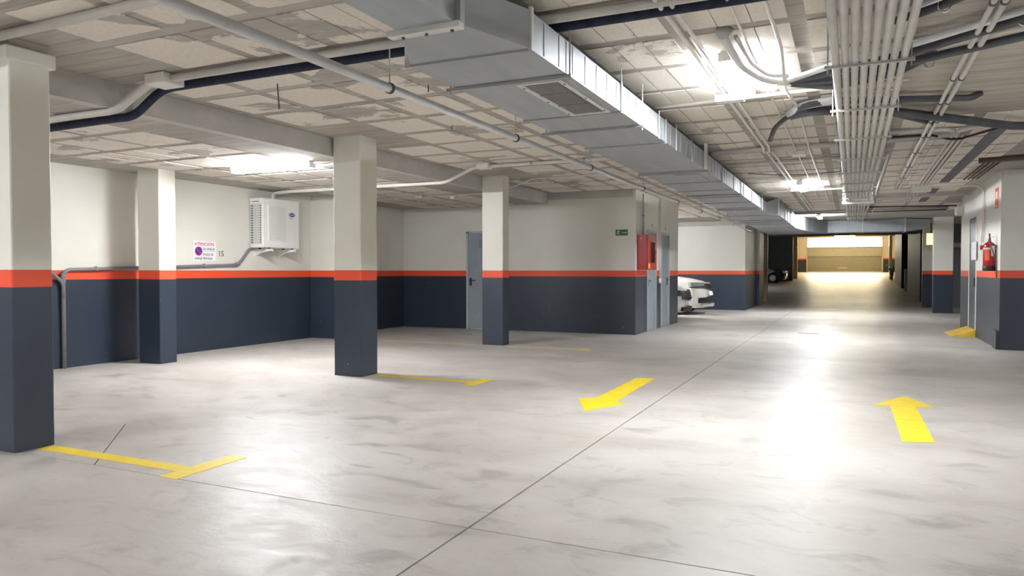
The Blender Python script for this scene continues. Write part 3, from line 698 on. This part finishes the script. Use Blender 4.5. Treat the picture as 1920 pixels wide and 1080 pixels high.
pipe('crossing_pipe', [(1.6, 12.1, 2.80), (3.2, 11.9, 2.80)], .04, 'brown', 'dark brown pipe leading right above the extinguisher block', 'pipe', 'grey pipes crossing the ceiling')
tag(obj('ceiling_strip', bx(1.40, 1.54, 9.55, 15.0, 2.815, CZ), 'hose'), 'wide dark strip fixed flat along the ceiling at the right', 'trunking', 'dark ceiling strips')
tag(obj('ceiling_strip', bx(1.36, 1.50, 15.9, 19.0, 2.815, CZ), 'hose'), 'farther dark strip on the ceiling beyond the right-hand box', 'trunking', 'dark ceiling strips')
pipe('conduit', [(.42, 11.1, 2.82), (.425, 11.75, 2.79), (.40, 15.1, 2.74), (.40, 15.6, 2.70)], .016, 'white_conduit', 'pale bent pipe close to the right side of the eight conduits', 'conduit')
pipe('conduit', [(.62, 17.2, 2.80), (.50, 19.8, 2.76), (.45, 20.4, 2.74)], .014, 'white_conduit', 'crooked short conduit right of the eight beyond the white box', 'conduit')
# pair on the right
for x, lab in ((.708, 'left pipe of the clipped pair slanting down the right of the ceiling'), (.765, 'right pipe of the clipped pair slanting down the right of the ceiling')):
    pipe('conduit', [(x, 0, 2.76), (x, 15.2, 2.76)], .017 if x < .73 else .019, 'conduit', lab, 'conduit', 'clipped pair of pipes', clamps=[(x, y, 2.76) for y in (4.9, 5.8, 6.7, 7.6, 8.5, 9.4, 10.6, 12, 13.4)], bend=0)
# conduit that drops down the right block
pipe('conduit', [(.95, 15.32, 2.77), (1.98, 15.32, 2.77), (2.105, 15.32, 2.72), (2.105, 15.34, 1.95), (2.105, 15.5, 1.85), (2.105, 15.55, 1.62)], .016, 'white_conduit', 'pale conduit bending down the face of the right block', 'conduit', bend=.12)
pipe('conduit', [(2.105, 15.22, 2.65), (2.105, 15.22, 1.75)], .010, 'white_conduit', 'thin conduit beside the bent one on the right block', 'conduit')
tag(obj('junction_box', bx(.98, 1.30, 15.25, 15.50, 2.70, 2.83, bev=.01), 'white_dim'), 'large pale box where conduits meet left of the right block', 'junction box', 'white junction boxes')
struct('trim_1', bx(.45, 2.13, 16.95, 17.15, 2.76, CZ), 'beam')
pipe('conduit', [(-.1, 18.9, 2.74), (2.1, 18.9, 2.70)], .018, 'clamp', 'dark conduit crossing to the emergency light', 'conduit', 'conduits crossing the ceiling')
t = thing('emergency_light', 'small white emergency light on the corner beyond the dark door', 'emergency light', (2.10, 18.45, 2.48))
obj('housing', bx(2.03, 2.155, 18.3, 18.55, 2.44, 2.62, bev=.01), 'white', t); obj('lens_cover', bx(2.02, 2.03, 18.33, 18.52, 2.46, 2.56), 'lumin', t)
t = thing('alarm_siren', 'dark round siren under the ceiling at the right edge', 'siren', (2.0, 10.9, 2.70))
obj('siren_body', rounded(cyl((2.0, 10.9, 2.70), (2.0, 10.9, 2.80), .045, .07, seg=16)), 'clamp', t); obj('siren_mount', cyl((2.0, 10.9, 2.80), (2.0, 10.9, CZ), .03, seg=12), 'seam', t)
tag(obj('lit_sign', bx(2.25, 2.5, 27.9, 27.98, 2.12, 2.50, bev=.01), 'warm_sign'), 'small yellow lit sign beside the pale column on the right', 'sign')
obj_rod = tag(obj('sign_bracket', bx(2.36, 2.40, 27.92, 27.96, 2.50, CZ), 'clamp'), 'thin hanger holding the yellow lit sign', 'bracket')

# ================================================================== LAMPS
def lamp(x0, x1, y0, y1, z, ztop, mat, label, group='ceiling strip lamps'):
    t = thing('strip_lamp', label, 'lamp', ((x0+x1)/2, (y0+y1)/2, z), group)
    obj('lamp_body', bx(x0+.01, x1-.01, y0+.01, y1-.01, z+.045, ztop), 'white', t)
    obj('diffuser', bx(x0, x1, y0, y1, z, z+.045, bev=.015), mat, t)
    for p in ((x0, y0), (x1, y1)):
        if x1-x0 < y1-y0: obj('end_cap', bx(x0-.002, x1+.002, p[1]-.012, p[1]+.012, z-.002, z+.06), 'white', t)
        else: obj('end_cap', bx(p[0]-.012, p[0]+.012, y0-.002, y1+.002, z-.002, z+.06), 'white', t)
    return t
lamp(-.885, -.775, 5.42, 6.66, 2.755, CZ, 'diff', 'glaring strip lamp beside the paired conduits, nearest over the lane')
lamp(-7.45, -6.15, 7.22, 7.34, 2.545, LZ, 'diff_bay', 'strip lamp glowing on the low ceiling of the left bay')
lamp(-.90, -.79, 13.75, 14.95, 2.755, CZ, 'diff', 'second lane lamp, just before the white cable box')
lamp(-.90, -.79, 21.8, 23.0, 2.755, CZ, 'diff', 'lane lamp glaring right above the cross duct')
lamp(-6.6, -5.3, 20.3, 20.42, 2.755, CZ, 'diff', 'strip lamp over the white cars behind the plant room')
lamp(-7.2, -6.0, 44.0, 44.12, 2.98, 3.08, 'diff_fill', 'added fill lamp over the bay of the dark car, hidden behind the left wall')  # added out of sight to brighten the dark wall and car
lamp(-.9, -.79, -3.4, -2.2, 2.755, CZ, 'diff_back', 'strip lamp behind the viewer')
lamp(4.8, 6.0, 5.0, 5.12, 2.755, CZ, 'diff_back', 'strip lamp over the bays on the right outside the picture')
lamp(-7.45, -6.15, -1.0, -.88, 2.545, LZ, 'diff_back', 'strip lamp over the left bay behind the viewer')
pipe('cable', [(-6.15, 7.30, 2.59), (-5.86, 7.28, 2.585), (-5.72, 7.2, 2.60), (-5.63, 7.1, 2.68)], .007, 'white_conduit', 'thin cable from the low lamp to the column left of centre', 'cable', bend=.05)
for k, (x, y) in enumerate(((-2.2, 66), (1.2, 66), (-2.2, 72), (1.2, 72), (-.5, 60))):
    z = CZ+(y-36)*.0479
    lamp(x-.7, x+.7, y-.06, y+.06, z-.16, z, 'warm', ['left warm strip lamp before the gate', 'right warm strip lamp before the gate', 'left warm strip lamp above the gate', 'right warm strip lamp above the gate', 'warm strip lamp halfway up the ramp'][k], 'warm lamps by the gate')
for y, lab in ((68, 'bright pipe crossing the ceiling before the gate'), (63, 'pipe crossing the ceiling halfway to the gate'), (73.5, 'pipe crossing just above the gate')):
    z = CZ+(y-36)*.0479-.12
    pipe('crossing_pipe', [(-4.5, y, z), (3.2, y, z)], .06, 'beige', lab, 'pipe', 'pipes above the ramp')

# ================================================================== AIR CONDITIONER, SIGN, DRAIN on the left wall
t = thing('air_conditioner', 'white air conditioner outdoor unit on wall brackets in the left bay', 'air conditioner', (-9.0, 9.7, 1.60))
AX0, AX1, AY0, AY1, AZ0, AZ1 = -9.14, -8.85, 9.26, 10.13, 1.64, 2.46
body = obj('casing', bx(AX0, AX1, AY0, AY1, AZ0, AZ1, bev=.010), 'white', t)
obj('top_lid', bx(AX0-.002, AX1+.006, AY0-.006, AY1+.006, AZ1-.03, AZ1+.004, bev=.006), 'white', t)
# fan grille on the front
fg = obj('fan_grille', bx(AX1, AX1+.012, 9.36, 9.79, 1.76, 2.35, bev=.006), 'white', t)
obj('fan_recess', bx(AX1+.012, AX1+.0135, 9.375, 9.775, 1.775, 2.335), 'white_dim', fg)
for k in range(26): obj('grille_bar', bx(AX1+.0135, AX1+.018, 9.375, 9.775, 1.785+k*.0212, 1.795+k*.0212), 'white', fg)
# side openings
sgp = obj('side_louvre_panel', bx(AX0+.02, AX1-.03, AY0-.004, AY0, 1.70, 2.37), 'white_dim', t)
for k in range(16):
    z = 1.715+k*.0405
    for (a, b, mt) in ((AX0+.025, AX0+.075, 'grey_print'), (AX0+.095, AX0+.150, 'conduit'), (AX0+.165, AX0+.215, 'conduit'), (AX0+.225, AX0+.245, 'clamp')):
        obj('slot', bx(a, b, AY0-.006, AY0-.004, z, z+.024), mt, sgp)
lg = new(); ov = [(AX1+.0015, 9.945+.075*math.cos(a), 2.22+.036*math.sin(a)) for a in [2*PI*k/24 for k in range(24)]]
add_poly(lg, ov, (.003, 0, 0)); badge = obj('badge', lg, 'blue_print', t)
obj('badge_lettering', text_bm('Carrier', .045, (AX1+.005, 9.945, 2.207), (0, 1, 0), (0, 0, 1), .001, .85, 'CENTER'), 'paper', badge)
obj('small_lettering', text_bm('Inverter', .026, (AX1+.002, 9.875, 2.15), (0, 1, 0), (0, 0, 1), .001), 'grey_print', t)
obj('side_mark', bx(AX0+.06, AX0+.20, AY0-.0015, AY0, 2.400, 2.415), 'grey_print', t)
for y in (9.42, 9.98):
    bk = obj('wall_bracket', poly([(-9.17, y-.02, 1.62), (-8.80, y-.02, 1.62), (-8.80, y-.02, 1.59), (-9.05, y-.02, 1.56), (-9.17, y-.02, 1.50)], (0, .04, 0)), 'white', t)
    for x in (-9.08, -8.88): obj('rubber_foot', cyl((x, y, 1.62), (x, y, 1.64), .022, seg=10), 'black', bk)
    obj('end_cap', rounded(cyl((-8.81, y, 1.595), (-8.79, y, 1.595), .022, seg=12)), 'box', bk)
dp = thing('drain_pipe', 'grey drain pipe along the left wall from the air conditioner down to the floor', 'pipe', (-9.12, 6.05, 0))
WXp = -9.135
obj('pipe_run', tube([(WXp, 9.30, 1.63), (WXp, 9.22, 1.60), (WXp, 9.08, 1.44), (WXp, 8.97, 1.35), (WXp, 8.85, 1.345), (WXp, 6.12, 1.265), (WXp, 6.05, 1.22), (WXp, 6.05, .0)], .024, bend=.05), 'hose', dp).data.materials.clear()
dp.children[0].data.materials.append(M['conduit_dark'] if 'conduit_dark' in M else plain('mid_grey_drain_plastic', (.20, .20, .215), .4))
MD = dp.children[0].data.materials[0]
for (a, b) in (((WXp, 8.93, 1.35), (WXp, 9.0, 1.37)), ((WXp, 6.045, 1.10), (WXp, 6.045, 1.22))): obj('elbow_fitting', cyl(a, b, .032, seg=14), MD, dp)
obj('branch_pipe', tube([(WXp+.01, 4.5, 1.42), (WXp+.01, 5.88, 1.24), (WXp+.01, 6.04, 1.10), (WXp+.01, 6.05, .9)], .022, bend=.06), MD, dp)
for y in (6.5, 7.6, 8.3): obj('pipe_clip', bx(-9.17, WXp+.027, y-.006, y+.006, 1.265+(y-6.12)*.0293-.028, 1.265+(y-6.12)*.0293+.034), 'seam', dp)

# parking sign
WX = -9.17
t = thing('wall_sign', 'white sign reading ATENCIÓN NO APARCAR PLAZA DE GARAJE PRIVADA on the left wall', 'sign', (WX, 8.33, 1.40))
obj('sign_plate', bx(WX, WX+.006, 8.11, 8.555, 1.405, 1.715), 'paper', t)
fx = WX+.0065
def txt(s, size, y, z, mat, sx=1.0, par=t, bold=0.0): return obj('lettering', text_bm(s, size, (fx, y, z), (0, 1, 0), (0, 0, 1), .0015, sx, 'LEFT', bold), mat, par)
txt('ATENCIÓN', .066, 8.137, 1.645, 'pink_print', 1.12, bold=.001)
txt('NO APARCAR', .058, 8.305, 1.572, 'dark_print', .62)
txt('PLAZA DE', .056, 8.305, 1.488, 'dark_print', .78, bold=.0005)
txt('GARAJE PRIVADA', .054, 8.133, 1.427, 'dark_print', .83, bold=.0005)
obj('rule_line', bx(fx, fx+.001, 8.30, 8.535, 1.554, 1.558), 'grey_print', t)
dsc = obj('no_parking_disc', cyl((fx, 8.215, 1.557), (fx+.0015, 8.215, 1.557), .072, seg=32), 'pink_print', t)
obj('disc_field', cyl((fx+.0015, 8.215, 1.557), (fx+.0025, 8.215, 1.557), .058, seg=32), 'blue_print', dsc)
sb = new(); add_box(sb, fx+.0025, fx+.0032, -.062, .062, -.008, .008)
for v in sb.verts:
    y, z = v.co.y, v.co.z; c, s = math.cos(-PI/4), math.sin(-PI/4); v.co.y = 8.215+y*c-z*s; v.co.z = 1.557+y*s+z*c
obj('disc_bar', sb, 'pink_print', dsc)
tag(obj('bay_number', text_bm('15', .125, (WX+.001, 8.60, 1.485), (0, 1, 0), (0, 0, 1), .001, 1.0, 'LEFT', .003), 'grey_print'), 'stencilled number 15 on the left wall beside the white sign', 'number')

# ================================================================== PLANT ROOM FITTINGS
t = thing('fire_hose_cabinet', 'red fire hose cabinet on the corner of the plant room above the stripe', 'fire cabinet', (-3.71, 14.39, 1.27))
obj('cabinet_body', bx(-3.82, -3.615, 14.02, 14.74, 1.27, 1.96, bev=.006), 'red', t)
dr = obj('cabinet_door', bx(-3.615, -3.60, 14.03, 14.73, 1.28, 1.95, bev=.004), 'red', t)
obj('window', bx(-3.602, -3.597, 14.24, 14.56, 1.41, 1.82), 'glass', dr)
wf = new()
for q in ((14.22, 14.24, 1.39, 1.84), (14.56, 14.58, 1.39, 1.84), (14.24, 14.56, 1.39, 1.41), (14.24, 14.56, 1.82, 1.84)): add_box(wf, -3.602, -3.592, *q)
obj('window_rim', wf, 'red', dr)
obj('sticker', bx(-3.601, -3.5985, 14.06, 14.19, 1.30, 1.40), 'yellow', dr)
obj('latch', bx(-3.60, -3.59, 14.64, 14.67, 1.58, 1.66), 'clamp', dr)
obj('bolt', cyl((-3.74, 14.015, 1.885), (-3.74, 14.02, 1.885), .01, seg=8), 'box', t)
pipe('riser_pipe', [(-3.77, 14.30, 1.96), (-3.77, 14.30, 2.50), (-3.77, 14.30, 2.78)], .016, 'seam', 'dark riser pipe feeding the top of the red fire cabinet', 'pipe', clamps=[(-3.77, 14.30, 2.35)])
pipe('conduit', [(-3.80, 15.80, 1.08), (-3.80, 15.80, 2.82)], .010, 'white_conduit', 'left thin conduit dropping to the round white box between the doors', 'conduit', 'conduits to the round box')
pipe('conduit', [(-3.80, 15.88, 1.08), (-3.80, 15.88, 2.82)], .010, 'white_conduit', 'right thin conduit dropping to the round white box between the doors', 'conduit', 'conduits to the round box')
tag(obj('round_box', rounded(cyl((-3.82, 15.84, 1.04), (-3.775, 15.84, 1.04), .065, .055, seg=20)), 'white'), 'round white box on the wall between the two plant room doors', 'electrical box')
for y, n in ((15.2, 'first'), (16.4, 'second')):
    tag(obj('door_number', bx(-3.82, -3.817, y, y+.04, 2.17, 2.24), 'grey_print'), 'tiny number plate above the '+n+' door beside the fire cabinet', 'number', 'door number plates')
t = thing('exit_sign', 'green exit sign with running figure and arrow on the plant room wall', 'sign', (-4.07, 13.92, 1.93))
obj('sign_plate', bx(-4.235, -3.925, 13.918, 13.93, 1.93, 2.075), 'lumin', t)
obj('green_field', bx(-4.222, -3.975, 13.916, 13.918, 1.943, 2.062), 'green', t)
man = new(); Y_ = 13.9155
def seg2(bm, a, b, wd):
    a, b = Vector((a[0], Y_, a[1])), Vector((b[0], Y_, b[1])); n = (b-a).normalized().cross(Vector((0, 1, 0)))*wd/2
    add_poly(bm, [a-n, b-n, b+n, a+n], (0, -.001, 0))
mx, mz = -4.165, 2.0
add_cyl(man, (mx+.012, Y_, mz+.045), (mx+.012, Y_-.001, mz+.045), .010, seg=12)
for a, b, wd in (((mx+.006, mz+.034), (mx-.008, mz-.002), .018), ((mx-.008, mz), (mx+.016, mz-.020), .010), ((mx+.016, mz-.020), (mx+.012, mz-.045), .008), ((mx-.008, mz), (mx-.020, mz-.028), .010), ((mx-.020, mz-.028), (mx-.042, mz-.030), .008),
                 ((mx+.004, mz+.030), (mx+.026, mz+.018), .007), ((mx+.026, mz+.018), (mx+.036, mz+.026), .006), ((mx+.002, mz+.030), (mx-.022, mz+.026), .007), ((mx-.022, mz+.026), (mx-.030, mz+.008), .006)): seg2(man, a, b, wd)
obj('running_figure', man, 'lumin', t)
ar = new(); seg2(ar, (-4.10, 2.0), (-4.015, 2.0), .010); add_poly(ar, [(-4.02, Y_, 2.018), (-3.995, Y_, 2.0), (-4.02, Y_, 1.982)], (0, -.001, 0)); obj('arrow', ar, 'lumin', t)

# ================================================================== RIGHT BLOCK FITTINGS
t = thing('fire_extinguisher', 'red fire extinguisher hanging on the corner of the right block', 'fire extinguisher', (2.035, 14.12, 1.26))
ex, ey = 2.035, 14.12
def lathe(cx, cy, prof, seg=28):
    bm = new(); rings = [[bm.verts.new((cx+r*math.cos(2*PI*k/seg), cy+r*math.sin(2*PI*k/seg), z)) for k in range(seg)] for r, z in prof]
    for A, B in zip(rings, rings[1:]):
        for k in range(seg): f = bm.faces.new((A[k], A[(k+1) % seg], B[(k+1) % seg], B[k])); f.smooth = True
    bm.faces.new(rings[0][::-1]); bm.faces.new(rings[-1]); return bm
obj('cylinder', lathe(ex, ey, [(.088, 1.325), (.09, 1.33), (.09, 1.64), (.084, 1.675), (.062, 1.705), (.030, 1.72), (.024, 1.74)]), 'red', t)
obj('base_skirt', lathe(ex, ey, [(.085, 1.25), (.095, 1.258), (.095, 1.325), (.088, 1.33)]), 'black', t)
lb = new()
def arc_panel(a0, a1, z0, z1, r):
    bm = new(); n = 10; lo = []; hi = []
    for k in range(n+1):
        a = a0+(a1-a0)*k/n; lo.append(bm.verts.new((ex+r*math.cos(a), ey+r*math.sin(a), z0))); hi.append(bm.verts.new((ex+r*math.cos(a), ey+r*math.sin(a), z1)))
    for k in range(n): bm.faces.new((lo[k], lo[k+1], hi[k+1], hi[k]))
    return bm
lbl = obj('label', arc_panel(-1.45, -.75, 1.49, 1.655, .0915), 'paper', t)
obj('label_print', arc_panel(-2.45, -1.65, 1.42, 1.60, .0915), 'orange_print', t)
obj('strap', arc_panel(-2.9, .2, 1.60, 1.63, .0925), 'white_dim', t)
vh = obj('valve', cyl((ex, ey, 1.735), (ex, ey, 1.775), .02, seg=12), 'red', t)
obj('squeeze_handle', add_box(bx(ex-.012, ex+.012, ey-.06, ey+.03, 1.775, 1.787), ex-.012, ex+.012, ey-.07, ey+.02, 1.80, 1.811), 'red', vh)
obj('valve_pin', cyl((ex, ey, 1.775), (ex, ey, 1.86), .012, seg=10), 'black', vh)
obj('gauge_ring', tube([(ex+.03, ey, 1.80), (ex+.06, ey, 1.82), (ex+.07, ey, 1.80), (ex+.05, ey, 1.79)], .003, seg=6, bend=.01), 'chrome', vh)
obj('discharge_hose', tube([(ex, ey-.03, 1.755), (ex-.02, ey-.09, 1.72), (ex+.02, ey-.13, 1.60), (ex+.06, ey-.13, 1.45), (ex+.08, ey-.12, 1.28), (ex+.085, ey-.12, 1.14)], .008, seg=8, bend=.03), 'clamp', t)
obj('wall_bracket', bx(ex+.09, 2.13, ey-.05, ey+.05, 1.62, 1.68), 'red', t)
obj('side_arm', bx(ex-.13, ex-.08, ey-.02, ey+.02, 1.60, 1.67, bev=.005), 'red', t)
t = thing('safety_sign', 'red outlined white safety label on the right block above the extinguisher', 'sign', (2.13, 15.3, 2.05), 'red safety labels')
SXF = 2.1285
obj('sign_plate', bx(SXF-.001, 2.13, 15.20, 15.52, 2.03, 2.44), 'white', t)
rg = new(); 
for q in ((15.21, 15.225, 2.16, 2.42), (15.495, 15.51, 2.16, 2.42), (15.21, 15.51, 2.41, 2.42), (15.21, 15.51, 2.16, 2.17)): add_box(rg, SXF-.002, SXF-.001, *q)
obj('red_border', rg, 'red_print', t)
obj('pictogram', cyl((SXF-.002, 15.36, 2.30), (SXF-.001, 15.36, 2.30), .07, seg=20), 'red_print', t)
obj('pictogram_centre', cyl((SXF-.003, 15.36, 2.30), (SXF-.002, 15.36, 2.30), .045, seg=20), 'white', t)
obj('lettering', text_bm('EXTINTOR', .05, (SXF-.002, 15.50, 2.09), (0, -1, 0), (0, 0, 1), .001, 1.0), 'red_print', t)
t = thing('safety_sign', 'orange red framed label at the top corner of the right block', 'sign', (2.13, 14.2, 2.3), 'red safety labels')
obj('sign_plate', bx(SXF-.001, 2.13, 13.98, 14.28, 2.27, 2.60), 'orange_print', t)
obj('sign_field', bx(SXF-.002, SXF-.001, 14.03, 14.23, 2.37, 2.57), 'orange_print', t)
obj('pictogram', bx(SXF-.003, SXF-.002, 14.07, 14.19, 2.42, 2.54), 'white', t)
obj('lettering', text_bm('PULSADOR', .035, (SXF-.002, 14.25, 2.295), (0, -1, 0), (0, 0, 1), .001), 'white', t)
t = thing('paper_notice', 'white paper notice taped beside the dark door on the right', 'notice', (2.11, 16.2, 1.44))
obj('sheet', bx(2.10, 2.104, 16.02, 16.62, 1.46, 1.80), 'paper', t)
obj('print_lines', bx(2.0985, 2.10, 16.15, 16.35, 1.66, 1.665), 'grey_print', t)

# ================================================================== CARS
def car(x, yc, w_, L, H_, label, hoodz, paint='carwhite', z0=0.0, grp='parked white cars'):
    """nose at x, pointing +x"""
    t = thing('car', label, 'car', (x-L/2, yc, z0), grp)
    hw = w_/2
    prof = [(-.06, .20), (-.02, .34), (0, .50), (-.03, .64), (-.10, hoodz-.14), (-.24, hoodz-.04), (-.60, hoodz+.04), (-1.05, hoodz+.10),
            (-1.6, hoodz+.12), (-2.4, hoodz+.13), (-3.2, hoodz+.14), (-L+.12, hoodz+.12), (-L+.02, hoodz-.1), (-L, .5), (-L+.05, .24),
            (-L+.45, .20)]
    arch = []
    for cx in (-L+.78, -.82):
        arch += [(cx-.36, .20, 0), (cx-.32, .46, 1), (cx-.16, .63, 1), (cx, .68, 1), (cx+.16, .63, 1), (cx+.32, .46, 1), (cx+.36, .20, 0)]
    bm = new(); rows = []
    for s in (-1, -.97, -.86, -.6, 0, .6, .86, .97, 1):
        row = []; k = abs(s); inset = .30*k**4+.03*k
        for (px_, pz) in prof:
            xx = px_-inset*(1 if px_ > -1.0 else (.5 if px_ < -L+.6 else 0))*max(0, 1-(-px_)/1.2 if px_ > -1.2 else 1)
            zz = pz-(.03 if pz > .7 else 0)*k**3*2
            yy = s*hw*(1-.03*(pz > hoodz-.05))
            row.append(bm.verts.new((x+xx, yc+yy, z0+zz)))
        for (ax, az, a) in arch:
            row.append(bm.verts.new((x+ax, yc+s*hw, z0+(az if k >= .86 or not a else .24))))
        rows.append(row)
    for A, B in zip(rows, rows[1:]):
        n = len(A)
        for k in range(n): f = bm.faces.new((A[k], A[(k+1) % n], B[(k+1) % n], B[k])); f.smooth = True
    bm.faces.new(rows[0]); bm.faces.new(rows[-1][::-1])
    bmesh.ops.triangulate(bm, faces=[f for f in bm.faces if len(f.verts) > 4])
    obj('body', bm, paint, t)
    # greenhouse
    gb = new(); st = [(-1.15, hoodz+.09), (-1.75, H_-.06), (-2.2, H_), (-3.2, H_-.01), (-L+.35, H_-.1), (-L+.12, hoodz+.10)]
    rr = []
    for s in (-1, -.85, 0, .85, 1):
        rr.append([gb.verts.new((x+a, yc+s*hw*(.93-.22*((b-hoodz)/(H_-hoodz))), z0+b-(.02 if abs(s) == 1 else 0))) for a, b in st])
    for A, B in zip(rr, rr[1:]):
        for k in range(len(A)): f = gb.faces.new((A[k], A[(k+1) % len(A)], B[(k+1) % len(A)], B[k])); f.smooth = True
    gb.faces.new(rr[0]); gb.faces.new(rr[-1][::-1])
    gl = obj('windows', gb, 'glass', t)
    rf = new(); add_box(rf, x-3.35, x-1.9, yc-hw*.70, yc+hw*.70, z0+H_-.02, z0+H_+.02, bev=.018); obj('roof', rf, paint, t)
    for cx in (-L+.78, -.82):
        for sy in (-1, 1):
            wl = obj('wheel', cyl((x+cx, yc+sy*(hw-.21), z0+.31), (x+cx, yc+sy*(hw-.01), z0+.31), .31, seg=28), 'rubber', t)
            obj('wheel_rim', cyl((x+cx, yc+sy*(hw-.01), z0+.31), (x+cx, yc+sy*(hw+.004), z0+.31), .20, seg=20), 'seam', wl)
    return t
# nearer, lower white car
c1y = 19.05; c1x = -3.80
c1 = car(c1x, c1y, 1.72, 3.9, 1.48, 'nearer white car with its nose just past the plant room corner', .90)
def nose_piece(par, name, mat, nx, yc, hw, y0, y1, zlo, zhi, out=.015, n=8, par2=None):
    bm = new(); A = []; B = []; A2 = []; B2 = []
    for k in range(n+1):
        s = y0+(y1-y0)*k/n; kk = abs(s); inset = .30*kk**4+.03*kk
        zl = zlo(s) if callable(zlo) else zlo; zh = zhi(s) if callable(zhi) else zhi
        def xn(z):
            base = 0 if z < .55 else -(z-.55)*.28
            return nx+base-inset+out
        A.append(bm.verts.new((xn(zl), yc+s*hw, zl))); B.append(bm.verts.new((xn(zh), yc+s*hw, zh)))
        A2.append(bm.verts.new((xn(zl)-.08, yc+s*hw, zl))); B2.append(bm.verts.new((xn(zh)-.08, yc+s*hw, zh)))
    for k in range(n):
        for q in ((A[k], A[k+1], B[k+1], B[k]), (A2[k+1], A2[k], B2[k], B2[k+1]), (A[k+1], A[k], A2[k], A2[k+1]), (B[k], B[k+1], B2[k+1], B2[k])): bm.faces.new(q)
    bm.faces.new((A[0], B[0], B2[0], A2[0])); bm.faces.new((A[-1], A2[-1], B2[-1], B[-1]))
    return obj(name, bm, mat, par)
g1 = nose_piece(c1, 'grille', 'black', c1x, c1y, .86, -.62, .62, lambda s: .50+.05*abs(s), lambda s: .74, .02)
for z in (.55, .61, .67): nose_piece(g1, 'grille_bar', 'chrome', c1x, c1y, .86, -.52, .52, z, z+.018, .035)
for s in (-1, 1): nose_piece(c1, 'headlamp', 'black', c1x, c1y, .86, *(sorted((s*.66, s*.98))), .62, .76, .03)
nose_piece(c1, 'licence_plate', 'paper', c1x, c1y, .86, -.29, .29, .38, .48, .045, n=2)
nose_piece(c1, 'lower_intake', 'black', c1x, c1y, .86, -.62, .62, lambda s: .20+.06*abs(s), .33, .02)
# farther, taller white car
c2y = 21.7; c2x = -3.72
c2 = car(c2x, c2y, 1.84, 4.3, 1.62, 'farther white car with chrome bumper guard beside the slate wall', 1.00)
g2 = nose_piece(c2, 'grille', 'black', c2x, c2y, .92, -.60, .60, lambda s: .70+.16*abs(s), lambda s: .88, .025)
nose_piece(g2, 'grille_bar', 'chrome', c2x, c2y, .92, -.5, .5, .865, .885, .03)
for s in (-1, 1):
    hl = nose_piece(c2, 'headlamp', 'lens', c2x, c2y, .92, *(sorted((s*.52, s*1.0))), lambda q: .82, lambda q: .90+.03*abs(q), .035)
    nose_piece(hl, 'headlamp_surround', 'black', c2x, c2y, .92, *(sorted((s*.50, s*1.0))), .775, .80, .04)
nose_piece(c2, 'licence_plate', 'paper', c2x, c2y, .92, -.28, .28, .55, .66, .045, n=2)
nose_piece(c2, 'lower_intake', 'black', c2x, c2y, .92, -.86, .86, lambda s: .34, lambda s: .52-.04*abs(s), .03)
nose_piece(c2, 'bumper_guard', 'conduit', c2x, c2y, .92, -.80, .80, lambda s: .22+.04*abs(s), .30, .07)
# dark car far up the ramp
c3z = .47
c3 = car(-3.95, 52.3, 1.78, 4.1, 1.48, 'dark car parked far up the ramp on the left', .88, 'cardark', c3z, None)
for s in (-1, 1):
    bm = new(); add_box(bm, -4.12, -3.93, 52.3+s*.66-.16, 52.3+s*.66+.16, c3z+.60, c3z+.78, bev=.04); obj('headlamp', bm, 'white', c3)
    bm = new(); add_box(bm, -4.04, -3.93, 52.3+s*.62-.12, 52.3+s*.62+.12, c3z+.26, c3z+.38, bev=.03); obj('fog_lamp', bm, 'white', c3)
obj('grille', bx(-3.98, -3.935, 51.9, 52.7, c3z+.45, c3z+.62), 'chrome', c3)
# motorcycle on the right near the gate
mz_ = .625; mx_ = 2.50; my_ = 57.2
t = thing('motorcycle', 'motorcycle parked against the right wall near the gate', 'motorcycle', (mx_, my_, mz_))
def wheel(y):
    wl = obj('wheel', tube([(mx_+.0, y+.30*math.cos(a), mz_+.31+.30*math.sin(a)) for a in [2*PI*k/20 for k in range(21)]], .05, seg=8, bend=0), 'rubber', t)
    obj('brake_disc', cyl((mx_-.03, y, mz_+.31), (mx_+.03, y, mz_+.31), .16, seg=16), 'chrome', wl)
wheel(my_-.7); wheel(my_+.7)
obj('fork', add_cyl(cyl((mx_-.08, my_-.7, mz_+.31), (mx_-.08, my_-.42, mz_+.95), .03), (mx_+.08, my_-.7, mz_+.31), (mx_+.08, my_-.42, mz_+.95), .03), 'chrome', t)
b_ = new(); add_box(b_, mx_-.16, mx_+.16, my_-.35, my_+.1, mz_+.55, mz_+.92, bev=.08); obj('tank', rounded(b_), 'cardark', t)
b_ = new(); add_box(b_, mx_-.14, mx_+.14, my_-.25, my_+.35, mz_+.25, mz_+.58, bev=.05); obj('engine', b_, 'chrome', t)
b_ = new(); add_box(b_, mx_-.13, mx_+.13, my_+.1, my_+.8, mz_+.72, mz_+.84, bev=.04); obj('seat', b_, 'black', t)
obj('headlamp', rounded(cyl((mx_, my_-.62, mz_+.85), (mx_, my_-.45, mz_+.87), .11, .07)), 'white', t)
obj('handlebar', tube([(mx_-.38, my_-.30, mz_+1.05), (mx_-.15, my_-.42, mz_+1.0), (mx_+.15, my_-.42, mz_+1.0), (mx_+.38, my_-.30, mz_+1.05)], .02, seg=8), 'chrome', t)
